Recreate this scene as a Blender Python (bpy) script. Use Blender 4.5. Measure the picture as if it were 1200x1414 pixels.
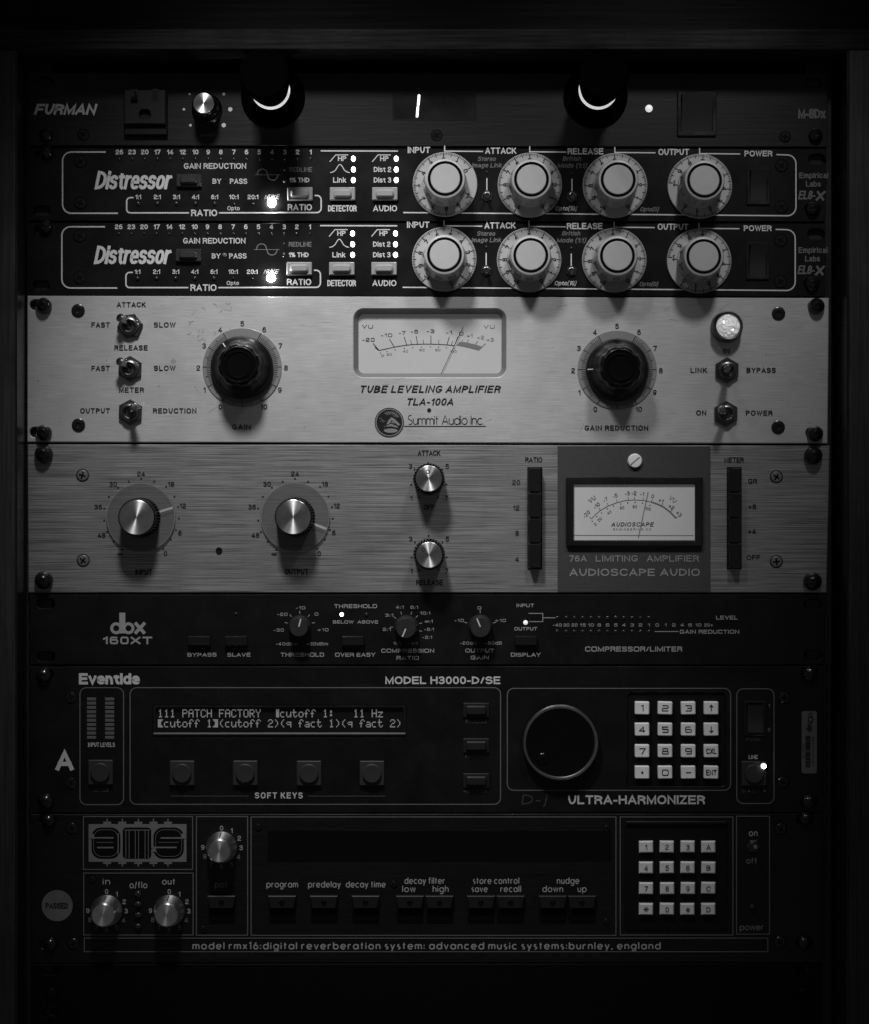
import bpy, math, random
from mathutils import Vector
from mathutils.geometry import tessellate_polygon
random.seed(7)
R = math.radians
for o in list(bpy.data.objects): bpy.data.objects.remove(o)
S = bpy.context.scene
COL = S.collection
s = 0.4356e-3            # metres per front-panel unit (the 19 inch panels are 1108 units wide)
DIST = 2870.0
def W(px, py, h=0.0):    # front-panel units -> world
    return Vector(((px - 600) * s, -h * s, (707 - py) * s))

# ---------------------------------------------------------------- camera
cam = bpy.data.cameras.new('camera'); camo = bpy.data.objects.new('camera', cam); COL.objects.link(camo)
camo.location = W(600, 707, DIST); camo.rotation_euler = (R(90), 0, 0)
cam.sensor_fit = 'VERTICAL'; cam.sensor_height = 36; cam.sensor_width = 36
cam.lens = 36 * DIST / 1414
cam.clip_start = 0.02; cam.clip_end = 50
cam.dof.use_dof = True; cam.dof.focus_distance = (DIST - 14) * s; cam.dof.aperture_fstop = 4.5
S.camera = camo
# ---------------------------------------------------------------- world, lamps, exposure
w = bpy.data.worlds.new('World'); S.world = w; w.use_nodes = True
bg = w.node_tree.nodes['Background']; bg.inputs[0].default_value = (1, 1, 1, 1); bg.inputs[1].default_value = 0.045
S.view_settings.view_transform = 'Standard'; S.view_settings.look = 'None'
S.view_settings.exposure = 0; S.view_settings.gamma = 1
def spot(name, px, py, h, tx, ty, watts, cone, blend, rad):
    l = bpy.data.lights.new(name, 'SPOT'); o = bpy.data.objects.new(name, l); COL.objects.link(o)
    o.location = W(px, py, h); d = W(tx, ty) - o.location
    o.rotation_euler = d.to_track_quat('-Z', 'Y').to_euler()
    l.energy = watts; l.spot_size = R(cone); l.spot_blend = blend; l.shadow_soft_size = rad
    l.color = (1, 1, 1)
    return o
spot('ceiling_spot', 315, -640, 960, 465, 660, 19.5, 40.5, 0.95, 0.05)
spot('ceiling_spot', 1080, -640, 960, 840, 440, 7.2, 37, 0.95, 0.04)

# ---------------------------------------------------------------- materials
MATS = {}
def mat(name, base=0.5, rough=0.5, metal=0.0, spec=0.5, emit=0.0, ecol=1.0, aniso=0.0, var=0.0, vscale=(60, 60, 60),
        bump=0.0, bscale=(900, 900, 900), coat=0.0, smudge=0.0, rvar=0.0, dust=0.0, vc=.25):
    if name in MATS: return MATS[name]
    m = bpy.data.materials.new(name); m.use_nodes = True; nt = m.node_tree; N = nt.nodes; L = nt.links
    b = N['Principled BSDF']
    b.inputs['Base Color'].default_value = (base, base, base, 1)
    b.inputs['Roughness'].default_value = rough; b.inputs['Metallic'].default_value = metal
    b.inputs['Specular IOR Level'].default_value = spec
    b.inputs['Coat Weight'].default_value = coat; b.inputs['Coat Roughness'].default_value = 0.15
    if emit: 
        b.inputs['Emission Color'].default_value = (ecol, ecol, ecol, 1); b.inputs['Emission Strength'].default_value = emit
    tc = N.new('ShaderNodeTexCoord')
    def noise(scale, detail=4, sc=1.0):
        mp = N.new('ShaderNodeMapping'); mp.inputs['Scale'].default_value = scale
        L.new(tc.outputs['Object'], mp.inputs[0]); n = N.new('ShaderNodeTexNoise')
        n.inputs['Scale'].default_value = sc; n.inputs['Detail'].default_value = detail; n.inputs['Roughness'].default_value = .65
        L.new(mp.outputs[0], n.inputs[0]); return n.outputs[0]
    def rng(src, lo, hi, a=.25, c=.75):
        r = N.new('ShaderNodeMapRange'); L.new(src, r.inputs[0])
        for i, v in ((1, a), (2, c), (3, lo), (4, hi)): r.inputs[i].default_value = v
        return r.outputs[0]
    if var:
        f = rng(noise(vscale), base * (1 - var), base * (1 + var), .5 - vc, .5 + vc)
        if smudge:
            f2 = rng(noise((28, 28, 28), 6), 1 - smudge, 1 + smudge * .4, .3, .6)
            mu = N.new('ShaderNodeMath'); mu.operation = 'MULTIPLY'; L.new(f, mu.inputs[0]); L.new(f2, mu.inputs[1]); f = mu.outputs[0]
        if dust:
            ds = rng(noise((1, 1, 1), 2, 1300), 0, dust, .70, .80); pt = rng(noise((30, 30, 30), 4), 0, 1, .45, .62)
            mu = N.new('ShaderNodeMath'); mu.operation = 'MULTIPLY_ADD'; L.new(ds, mu.inputs[0]); L.new(pt, mu.inputs[1]); L.new(f, mu.inputs[2]); f = mu.outputs[0]
        cc = N.new('ShaderNodeCombineColor')
        for i in range(3): L.new(f, cc.inputs[i])
        L.new(cc.outputs[0], b.inputs['Base Color'])
    if rvar:
        L.new(rng(noise((35, 35, 35), 7), max(.03, rough - rvar), min(1, rough + rvar), .35, .65), b.inputs['Roughness'])
    if bump:
        bn = N.new('ShaderNodeBump'); bn.inputs['Strength'].default_value = bump; bn.inputs['Distance'].default_value = .0001
        L.new(noise(bscale, 3), bn.inputs['Height']); L.new(bn.outputs[0], b.inputs['Normal'])
    if aniso:
        b.inputs['Anisotropic'].default_value = aniso; b.inputs['Anisotropic Rotation'].default_value = 0.25
        tg = N.new('ShaderNodeTangent'); tg.direction_type = 'RADIAL'; tg.axis = 'Z'; L.new(tg.outputs[0], b.inputs['Tangent'])
    MATS[name] = m; return m
mat('black_paint', .0065, .32, spec=.25, var=.35, bump=.25, bscale=(1500, 1500, 1500), rvar=.06, dust=.14, smudge=.25)
mat('black_brushed', .0065, .36, spec=.28, var=.5, vscale=(25, 900, 10), bump=.35, bscale=(30, 1400, 10), rvar=.06, dust=.12, smudge=.2)
mat('furman_face', .010, .36, spec=.32, var=.7, vscale=(22, 800, 10), bump=.4, bscale=(25, 1100, 10), dust=.08)
mat('black_plastic', .008, .28, spec=.5, rvar=.1)
mat('gloss_black', .002, .16, spec=.35, rvar=.04)
mat('lamp_black', .001, .6, spec=0)
mat('matte_black', .004, .5, spec=.2, var=.2)
mat('dark_plastic', .022, .4, spec=.45, var=.15, vscale=(200, 200, 200), rvar=.1)
mat('rocker_plastic', .022, .35, spec=.4, var=.15)
mat('grey_button', .27, .45, spec=.4, var=.08, vscale=(200, 200, 200))
mat('soft_button', .028, .45, spec=.35, var=.1)
mat('white_plastic', .37, .42, spec=.35, var=.06, vscale=(150, 150, 150), bump=.15, bscale=(1500, 1500, 1500), rvar=.1)
mat('key_white', .8, .5, spec=.3, var=.08, vscale=(300, 300, 300), smudge=.12)
mat('key_grey', .7, .5, spec=.3, var=.08, vscale=(300, 300, 300), smudge=.12)
mat('silver_panel', .53, .46, metal=.6, var=.12, vc=.14, vscale=(60, 2000, 10), bump=.15, bscale=(60, 2600, 10), smudge=.09, rvar=.03)
mat('brushed_panel', .285, .42, metal=.65, var=.5, vc=.11, vscale=(20, 2500, 10), bump=.4, bscale=(60, 3000, 10), rvar=.04, smudge=.06)
mat('meter_plate', .045, .5, spec=.3, var=.12, vscale=(400, 400, 400))
mat('acrylic_dial', .2, .2)
mat('scale_ring', .23, .4, metal=.3, var=.05)
mat('spun_aluminium', .8, .33, metal=1, aniso=.9, var=.3, vscale=(160, 160, 10), bump=.05)
mat('aluminium', .75, .34, metal=1, aniso=.8, var=.12, vscale=(300, 300, 300))
mat('chrome', .4, .2, metal=1, rvar=.06)
mat('nut_steel', .13, .36, metal=1, rvar=.1)
mat('bright_screw', .27, .42, metal=.8, rvar=.1)
mat('lamp_screw', .75, .5, metal=.3)
mat('bezel_metal', .16, .5, metal=.2)
mat('led_rim', .5, .3, emit=.7)
mat('rim_metal', .42, .3, metal=1, rvar=.08)
mat('bakelite', .0015, .3, spec=.2)
mat('socket_plastic', .010, .5, spec=.2)
mat('trap_plastic', .012, .4, spec=.3, var=.2)
mat('side_button', .012, .45, spec=.3)
mat('blank_black', .002, .6, spec=.1)
mat('badge_light', .17, .6)
mat('steel', .42, .36, metal=1, rvar=.1)
mat('dark_steel', .12, .38, metal=1, rvar=.12)
mat('black_screw', .008, .22, spec=.6, rvar=.1)
mat('recess', .003, .8, spec=.1)
mat('print_white', .55, .6, spec=.2, var=.10, vscale=(500, 500, 500))
mat('print_black', .008, .6, spec=.2)
mat('print_dim', .15, .6, spec=.2)
mat('stain', .28, .6, metal=.4)
mat('pen_mark', .035, .5)
mat('print_faint', .09, .6, spec=.2)
mat('print_dbx', .28, .6, spec=.2, var=.10, vscale=(500, 500, 500))
mat('print_eventide', .5, .6, spec=.2, var=.10, vscale=(500, 500, 500))
mat('print_line', .12, .6, spec=.2)
mat('print_ams', .36, .6, spec=.2, var=.10, vscale=(500, 500, 500))
mat('print_furman', .6, .6, spec=.2)
mat('print_plate', .22, .6, spec=.2)
mat('print_midgrey', .16, .6, spec=.2)
mat('sticker_grey', .13, .6, spec=.2, var=.1, smudge=.15)
mat('meter_paper', .42, .6, spec=.2, emit=.045, var=.03)
mat('meter_paper_lit', .5, .6, spec=.2, emit=.04, var=.03)
mat('led_on', .8, .3, emit=22)
mat('led_hot', .8, .3, emit=120)
mat('led_soft', .8, .3, emit=.5)
mat('led_off', .02, .2, spec=.5)
mat('lamp_lens', .8, .3, emit=.6, var=.2, vscale=(90, 90, 90))
mat('jewel', .85, .15, emit=.16, spec=.8, var=.2, vscale=(400, 400, 400))
mat('lcd_dark', .007, .3, spec=.3, var=.1)
mat('lcd_pixel', .12, .4, emit=.15)
mat('segment_lit', .8, .3, emit=1.6)
mat('bar_segment', .10, .4, var=.1)
mat('wood_edge', .016, .8, spec=.08, var=.8, vscale=(14, 500, 40), bump=.7, bscale=(14, 700, 40), smudge=.4)
mat('wood_side', .028, .6, spec=.3, var=.7, vscale=(500, 14, 40), bump=.7, bscale=(700, 14, 40), smudge=.3)
mat('wood_shaded', .006, .7, spec=.1, var=.8, vscale=(12, 400, 40), bump=.6, bscale=(14, 500, 40))  # near-black base puts the shade on the recessed upper board into its colour
mat('rail_steel', .012, .4, spec=.4, rvar=.1)
mat('wall_dark', .01, .8)
def glassy(name, col, amt, rough=.06):
    m = bpy.data.materials.new(name); m.use_nodes = True; nt = m.node_tree; N = nt.nodes; L = nt.links
    for n in list(N): N.remove(n)
    out = N.new('ShaderNodeOutputMaterial'); t = N.new('ShaderNodeBsdfTransparent'); p = N.new('ShaderNodeBsdfPrincipled')
    p.inputs['Base Color'].default_value = (col, col, col, 1); p.inputs['Roughness'].default_value = rough
    mx = N.new('ShaderNodeMixShader'); mx.inputs[0].default_value = amt
    L.new(t.outputs[0], mx.inputs[1]); L.new(p.outputs[0], mx.inputs[2]); L.new(mx.outputs[0], out.inputs[0]); MATS[name] = m
glassy('glass', .05, .07)
MATS.pop('acrylic_dial'); glassy('acrylic_dial', .13, .55, .3)

# ---------------------------------------------------------------- mesh builder (panel units: x right, y up, z out of the panel)
class MB:
    def __init__(self): self.v = []; self.f = []; self.m = []
    def add(self, vs, fs, mi=0):
        n = len(self.v); self.v += [tuple(a) for a in vs]
        for f in fs: self.f.append([i + n for i in f]); self.m.append(mi)
        return self
    def prism(self, pts, z0, z1, bev=0, mi=0, holes=(), cx=0, cy=0, back=False):
        """outline with holes, front at z1, walls to z0, chamfer bev"""
        loops = [(list(pts), 1)] + [(list(h), -1) for h in holes]
        fr = []; n0 = 0; allv = []
        for lp, sg in loops:
            if area(lp) * sg < 0: lp = lp[::-1]
            ins = inset(lp, bev) if bev else lp
            k = len(lp)
            a = [(x + cx, y + cy, z1) for x, y in ins]
            b = [(x + cx, y + cy, z1 - bev) for x, y in lp]
            c = [(x + cx, y + cy, z0) for x, y in lp]
            fr.append([Vector(p) for p in a]); allv += a
            rings = [a, b, c] if bev else [a, c]
            vs = [p for r in rings for p in r]; fs = []
            for q in range(len(rings) - 1):
                for i in range(k):
                    j = (i + 1) % k; fs.append([q * k + i, (q + 1) * k + i, (q + 1) * k + j, q * k + j])
            self.add(vs, fs, mi)
            if back and sg == 1: self.add(c, [list(range(k))[::-1]], mi)
        if len(loops) == 1: self.add(allv, [list(range(len(allv)))], mi)
        else:
            tr = tessellate_polygon(fr); fs = []
            for t in tr:
                a, b, c = [Vector(allv[i]) for i in t]
                fs.append(list(t) if (b - a).cross(c - a).z > 0 else list(t)[::-1])
            self.add(allv, fs, mi)
        return self
    def box(self, x0, y0, x1, y1, z0, z1, bev=0, mi=0, r=0, back=False):
        return self.prism(rr(x0, y0, x1, y1, max(r, bev * 1.2) if r else 0), z0, z1, bev, mi, back=back)
    def lathe(self, prof, n=48, mi=0, rf=None, cx=0, cy=0, mat_at=None):
        """prof: (r, z) outward; r<=0 closes"""
        vs = []; fs = []; rings = []; ms = []
        for q, (r, z) in enumerate(prof):
            if r <= 0: rings.append([len(vs)]); vs.append((cx, cy, z)); continue
            ring = []
            for i in range(n):
                t = 2 * math.pi * i / n; k = r + (rf(t, r, z) if rf else 0)
                ring.append(len(vs)); vs.append((cx + k * math.cos(t), cy + k * math.sin(t), z))
            rings.append(ring)
        n0 = len(self.v); self.v += vs
        for q in range(len(rings) - 1):
            a, b = rings[q], rings[q + 1]; mm = mat_at[q] if mat_at else mi
            for i in range(n):
                j = (i + 1) % n
                if len(a) == 1 and len(b) == 1: continue
                if len(b) == 1: f = [a[i], a[j], b[0]]
                elif len(a) == 1: f = [a[0], b[j], b[i]]
                else: f = [a[i], a[j], b[j], b[i]]
                self.f.append([n0 + k for k in f]); self.m.append(mm)
        return self
    def rod(self, p0, p1, prof, n=16, mi=0):
        """prof: (t along, radius)"""
        p0 = Vector(p0); p1 = Vector(p1); d = p1 - p0; q = d.to_track_quat('Z', 'Y'); L = d.length
        t = MB().lathe([(r, k * L) for k, r in prof], n)
        self.add([tuple(p0 + q @ Vector(v)) for v in t.v], t.f, mi); return self
    def ribbon(self, pts, wd, z=0, mi=0, closed=False):
        k = len(pts); L = []; Rr = []
        for i in range(k):
            a = Vector(pts[i - 1]) if (i > 0 or closed) else None
            b = Vector(pts[i]); c = Vector(pts[(i + 1) % k]) if (i < k - 1 or closed) else None
            d1 = (b - a).normalized() if a is not None else (c - b).normalized()
            d2 = (c - b).normalized() if c is not None else d1
            n1 = Vector((-d1.y, d1.x)); n2 = Vector((-d2.y, d2.x)); m = n1 + n2
            m = m.normalized() if m.length > 1e-6 else n1
            sc = wd / 2 / max(.5, m.dot(n1))
            L.append((b.x + m.x * sc, b.y + m.y * sc, z)); Rr.append((b.x - m.x * sc, b.y - m.y * sc, z))
        fs = []
        for i in range(k if closed else k - 1):
            j = (i + 1) % k; fs.append([k + i, k + j, j, i])
        return self.add(L + Rr, fs, mi)
    def mesh(self, name, mats):
        me = bpy.data.meshes.new(name); me.from_pydata([(a * s, b * s, c * s) for a, b, c in self.v], [], self.f)
        for m in mats: me.materials.append(MATS[m])
        me.polygons.foreach_set('material_index', self.m)
        me.polygons.foreach_set('use_smooth', [True] * len(self.f))
        me.update(); me.set_sharp_from_angle(angle=R(32)); return me
def area(p): return .5 * sum(p[i][0] * p[(i + 1) % len(p)][1] - p[(i + 1) % len(p)][0] * p[i][1] for i in range(len(p)))
def inset(lp, d):
    out = []; k = len(lp)
    for i in range(k):
        a = Vector(lp[i - 1]); b = Vector(lp[i]); c = Vector(lp[(i + 1) % k])
        n1 = (b - a).normalized(); n2 = (c - b).normalized(); n1 = Vector((-n1.y, n1.x)); n2 = Vector((-n2.y, n2.x))
        m = (n1 + n2).normalized(); out.append(tuple(b + m * (d / max(.5, m.dot(n1)))))
    return out
def rr(x0, y0, x1, y1, r, n=6):
    if x0 > x1: x0, x1 = x1, x0
    if y0 > y1: y0, y1 = y1, y0
    if r <= 0: return [(x0, y0), (x1, y0), (x1, y1), (x0, y1)]
    p = []
    for cx, cy, a in ((x1 - r, y0 + r, -90), (x1 - r, y1 - r, 0), (x0 + r, y1 - r, 90), (x0 + r, y0 + r, 180)):
        for i in range(n + 1): t = R(a + 90 * i / n); p.append((cx + r * math.cos(t), cy + r * math.sin(t)))
    return p
def circ(cx, cy, r, n=32, ry=None, a0=0, a1=360):
    ry = ry or r; full = abs(a1 - a0) >= 360
    return [(cx + r * math.cos(R(a0 + (a1 - a0) * i / n)), cy + ry * math.sin(R(a0 + (a1 - a0) * i / n))) for i in range(n if full else n + 1)]

# ---------------------------------------------------------------- things and parts
class Unit:
    def __init__(u, name, label, cat, cx, cy, group=None, h=0):
        u.cx, u.cy = cx, cy
        u.o = bpy.data.objects.new(name, None); COL.objects.link(u.o); u.o.empty_display_size = .02
        u.o.location = W(cx, cy, h); u.o.rotation_euler = (R(90), 0, 0)
        u.o['label'] = label; u.o['category'] = cat
        if group: u.o['group'] = group
    def p(u, x, y): return (x - u.cx, u.cy - y)
    def part(u, name, me, px=None, py=None, h=0, rot=0, parent=None, label=None):
        o = bpy.data.objects.new(name, me); COL.objects.link(o)
        if parent is None:
            o.parent = u.o
            px = u.cx if px is None else px; py = u.cy if py is None else py
            o.location = ((px - u.cx) * s, (u.cy - py) * s, h * s)
        else:
            o.parent = parent; o.location = ((px or 0) * s, (py or 0) * s, h * s)
        o.rotation_euler = (0, 0, R(rot))
        if label: o['label'] = label
        return o
CACHE = {}
def memo(key, fn):
    if key not in CACHE: CACHE[key] = fn()
    return CACHE[key]

# ---------------------------------------------------------------- lettering
GEO = {}   # geometric stroke alphabet: strokes in units of the cap height, advance
def _g():
    r = .34
    c = lambda a0=0, a1=360, cx=r, cy=r, rad=r, n=18: circ(cx, cy, rad, n, None, a0, a1) + ([(cx + rad, cy)] if a1 - a0 >= 360 else [])
    G = GEO
    G['a'] = ([c(), [(.68, 0), (.68, .68)]], .68); G['b'] = ([c(), [(0, 0), (0, 1)]], .68); G['c'] = ([c(50, 310)], .6)
    G['d'] = ([c(), [(.68, 0), (.68, 1)]], .68); G['e'] = ([c(0, 315), [(.02, .34), (.68, .34)]], .68)
    G['f'] = ([[(.14, 0), (.14, .76)] + c(180, 80, .34, .78, .2, 8), [(0, .64), (.36, .64)]], .4)
    G['g'] = ([c(), [(.68, .68), (.68, 0)] + c(0, -140, .34, .02, .34, 10)], .68)
    G['h'] = ([[(0, 0), (0, 1)], [(0, .38)] + c(180, 0, .27, .4, .27, 10) + [(.54, 0)]], .54)
    G['i'] = ([[(0, 0), (0, .66)], [(0, .8), (0, .93)]], .02); G['l'] = ([[(0, 0), (0, 1)]], .02)
    G['m'] = ([[(0, 0), (0, .68)], c(180, 0, .22, .44, .22, 9) + [(.44, 0)], c(180, 0, .66, .44, .22, 9) + [(.88, 0)]], .88)
    G['n'] = ([[(0, 0), (0, .68)], [(0, .38)] + c(180, 0, .27, .4, .27, 10) + [(.54, 0)]], .54)
    G['o'] = ([c()], .68); G['p'] = ([c(), [(0, -.3), (0, .68)]], .68); G['q'] = ([c(), [(.68, -.3), (.68, .68)]], .68)
    G['r'] = ([[(0, 0), (0, .68)], c(180, 70, .26, .4, .26, 7)], .36)
    G['s'] = ([c(60, 270, .22, .5, .17, 8)[:-1] + c(90, -120, .22, .17, .17, 8)], .42)
    G['t'] = ([[(.14, 0), (.14, .92)], [(0, .64), (.33, .64)]], .34)
    G['u'] = ([[(0, .68)] + c(180, 360, .27, .28, .27, 10) + [(.54, .68)], [(.54, 0), (.54, .4)]], .54)
    G['v'] = ([[(0, .68), (.27, 0), (.54, .68)]], .54); G['w'] = ([[(0, .68), (.2, 0), (.42, .66), (.64, 0), (.84, .68)]], .84)
    G['x'] = ([[(0, 0), (.5, .68)], [(0, .68), (.5, 0)]], .5); G['y'] = ([[(0, .68), (.28, .02)], [(.56, .68), (.15, -.3)]], .56)
    G['k'] = ([[(0, 0), (0, 1)], [(.42, .68), (.02, .3)], [(.15, .42), (.46, 0)]], .46)
    G[':'] = ([[(0, .04), (0, .2)], [(0, .46), (0, .62)]], .03); G[','] = ([[(.06, .12), (0, -.14)]], .08); G['.'] = ([[(0, 0), (0, .12)]], .03)
    G['/'] = ([[(0, -.12), (.3, 1.02)]], .3); G['-'] = ([[(0, .4), (.3, .4)]], .3)
    G['S'] = ([c(50, 270, .27, .75, .25, 9)[:-1] + c(90, -135, .27, .25, .25, 9)], .54)
    G['A'] = ([[(0, 0), (.38, 1), (.76, 0)], [(.13, .3), (.63, .3)]], .76); G['I'] = ([[(0, 0), (0, 1)]], .02)
    G['1'] = ([[(0, .82), (.2, 1), (.2, 0)]], .24); G['6'] = ([c(0, 360, .29, .29, .29), [(.03, .42), (.36, 1)]], .58)
_g()
# upright grotesque alphabet drawn with strokes; an r after a point rounds that corner, a leading @ closes the path
GR = {}
def _h():
    D = {
 'A': '.0,0 .36,1 .72,0|.11,.29 .61,.29', 'B': '0,.53 0,1 .6,1r .6,.53r 0,.53|0,.53 .66,.53r .66,0r 0,0 0,.53', 'C': '.7,.7 .7,1r 0,1r 0,0r .7,0r .7,.3',
 'D': '@0,0 0,1 .68,1r .68,0r', 'E': '.6,1 0,1 0,0 .62,0|0,.52 .55,.52', 'F': '.58,1 0,1 0,0|0,.5 .5,.5', 'G': '.68,.77 .68,1r 0,1r 0,0r .7,0r .7,.42 .4,.42',
 'H': '0,0 0,1|.66,0 .66,1|0,.52 .66,.52', 'I': '0,0 0,1', 'J': '0,.28 0,0r .46,0r .46,1', 'K': '0,0 0,1|0,.36 .6,1|.24,.58 .66,0', 'L': '0,1 0,0 .54,0',
 'M': '0,0 0,1 .4,.05 .8,1 .8,0', 'N': '0,0 0,1 .66,0 .66,1', 'O': '@0,0r 0,1r .76,1r .76,0r', 'P': '0,0 0,1 .62,1r .62,.46r 0,.46', 'Q': '@0,0r 0,1r .76,1r .76,0r|.46,.26 .78,-.04',
 'R': '0,0 0,1 .64,1r .64,.49r 0,.49|.3,.49 .6,.49r .62,0', 'S': '.62,.77 .62,1r 0,1r 0,.53r .64,.53r .64,0r 0,0r 0,.23', 'T': '0,1 .64,1|.32,1 .32,0',
 'U': '0,1 0,0r .66,0r .66,1', 'V': '0,1 .33,0 .66,1', 'W': '0,1 .25,0 .48,1 .71,0 .96,1', 'X': '0,0 .64,1|0,1 .64,0', 'Y': '0,1 .33,.45 .66,1|.33,.45 .33,0', 'Z': '0,1 .6,1 0,0 .6,0',
 '0': '@0,0r 0,1r .53,1r .53,0r', '1': '0,.76 .24,1 .24,0', '2': '0,.73 0,1r .53,1r .53,.56r 0,.3r 0,0 .55,0', '3': '0,.78 0,1r .51,1r .51,.53r .2,.53|.2,.53 .54,.53r .54,0r 0,0r 0,.23',
 '4': '.42,0 .42,1 0,.3 0,.24 .57,.24', '5': '.5,1 .07,1 .03,.53 .16,.64r .54,.64r .54,0r 0,0r 0,.2', '6': '@0,0r 0,.6r .54,.6r .54,0r|0,.3 0,1r .5,1r .5,.84',
 '7': '0,1 .54,1 .18,0', '8': '@.03,.53r .03,1r .51,1r .51,.53r|@0,0r 0,.53r .54,.53r .54,0r', '9': '@0,.4r 0,1r .54,1r .54,.4r|.54,.7 .54,0r .04,0r .04,.16',
 'a': '.02,.54 .02,.73r .47,.73r .47,0|.47,.42 0,.42r 0,0r .47,0r .47,.2', 'b': '0,1 0,0|@0,0r 0,.73r .52,.73r .52,0r', 'c': '.49,.5 .49,.73r 0,.73r 0,0r .49,0r .49,.24',
 'd': '.52,1 .52,0|@0,0r 0,.73r .52,.73r .52,0r', 'e': '0,.37 .51,.37 .51,.73r 0,.73r 0,0r .51,0r .51,.13', 'f': '.12,0 .12,1r .34,1|0,.71 .32,.71',
 'g': '@0,0r 0,.73r .52,.73r .52,0r|.52,.73 .52,-.26r 0,-.26r 0,-.1', 'h': '0,0 0,1|0,.42 0,.73r .48,.73r .48,0', 'i': '0,0 0,.71|0,.94 0,1', 'j': '.1,.71 .1,-.24r 0,-.24|.1,.94 .1,1',
 'k': '0,0 0,1|0,.3 .44,.71|.16,.44 .48,0', 'l': '0,0 0,1', 'm': '0,0 0,.73|0,.42 0,.73r .38,.73r .38,0|.38,.42 .38,.73r .76,.73r .76,0', 'n': '0,0 0,.73|0,.42 0,.73r .48,.73r .48,0',
 'o': '@0,0r 0,.73r .53,.73r .53,0r', 'p': '0,-.26 0,.73|@0,0r 0,.73r .52,.73r .52,0r', 'q': '.52,-.26 .52,.73|@0,0r 0,.73r .52,.73r .52,0r', 'r': '0,0 0,.73|0,.38 0,.71r .28,.71',
 's': '.45,.54 .45,.73r 0,.73r 0,.38r .47,.38r .47,0r 0,0r 0,.19', 't': '.12,.93 .12,0r .33,0|0,.71 .31,.71', 'u': '0,.73 0,0r .48,0r .48,.31|.48,0 .48,.73', 'v': '0,.73 .26,0 .52,.73',
 'x': '0,0 .48,.73|0,.73 .48,0', 'y': '0,.73 .27,.03|.54,.73 .22,-.26r 0,-.26', 'z': '0,.71 .44,.71 0,0 .46,0', 'w': '0,.73 .2,0 .38,.73 .56,0 .76,.73',
 '-': '0,.36 .26,.36', '+': '0,.4 .56,.4|.28,.08 .28,.72', ':': '0,0 0,.06|0,.56 0,.62', '.': '0,0 0,.05', ',': '.04,.05 0,-.14', '/': '0,-.02 .32,1.02', '(': '.2,1.1r .0,1.0r .0,-.1r .2,-.2',
 ')': '0,1.1r .2,1.0r .2,-.1r 0,-.2', '%': '@0,.56r 0,1r .3,1r .3,.56r|@.56,0r .56,.44r .86,.44r .86,0r|.66,1 .2,0', '#': '.12,0 .22,.95|.42,0 .52,.95|0,.32 .6,.32|.04,.64 .64,.64',
 '\u221e': '@0,.2r 0,.68r .42,.68r .42,.2r|@.42,.2r .42,.68r .84,.68r .84,.2r'}
    for ch, d in D.items():
        st = []; wd = 0
        for q in d.split('|'):
            cl = q[0] == '@'; q = q[1:] if cl else q; P = []
            for tk in q.split():
                r = tk.endswith('r'); a, b = tk.rstrip('r').split(','); P.append((float(a), float(b), r)); wd = max(wd, float(a))
            st.append((P, cl))
        GR[ch] = (st, wd)
_h()
def round_path(P, closed, rx, ry):
    k = len(P); out = []
    for i, (x, y, r) in enumerate(P):
        if not r or (not closed and i in (0, k - 1)): out.append((x, y)); continue
        a = P[i - 1]; c = P[(i + 1) % k]
        def way(n, nr):
            dx, dy = n[0] - x, n[1] - y; L = math.hypot(dx, dy) or 1e-6
            lim = max(abs(dx) / L * rx + abs(dy) / L * ry, 1e-6); f = min(lim, L * (.5 if nr else 1.0)) / L
            return (x + dx * f, y + dy * f)
        p = way(a, a[2]); q = way(c, c[2]); K = .62
        c1 = (p[0] + (x - p[0]) * K, p[1] + (y - p[1]) * K); c2 = (q[0] + (x - q[0]) * K, q[1] + (y - q[1]) * K)
        for j in range(6):
            t = j / 5; u_ = 1 - t
            out.append((u_ ** 3 * p[0] + 3 * u_ * u_ * t * c1[0] + 3 * u_ * t * t * c2[0] + t ** 3 * q[0], u_ ** 3 * p[1] + 3 * u_ * u_ * t * c1[1] + 3 * u_ * t * t * c2[1] + t ** 3 * q[1]))
    o2 = [out[0]]
    for p in out[1:]:
        if math.hypot(p[0] - o2[-1][0], p[1] - o2[-1][1]) > 1e-4: o2.append(p)
    if closed and math.hypot(o2[0][0] - o2[-1][0], o2[0][1] - o2[-1][1]) < 1e-4: o2.pop()
    return o2
LAYERS = []
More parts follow.
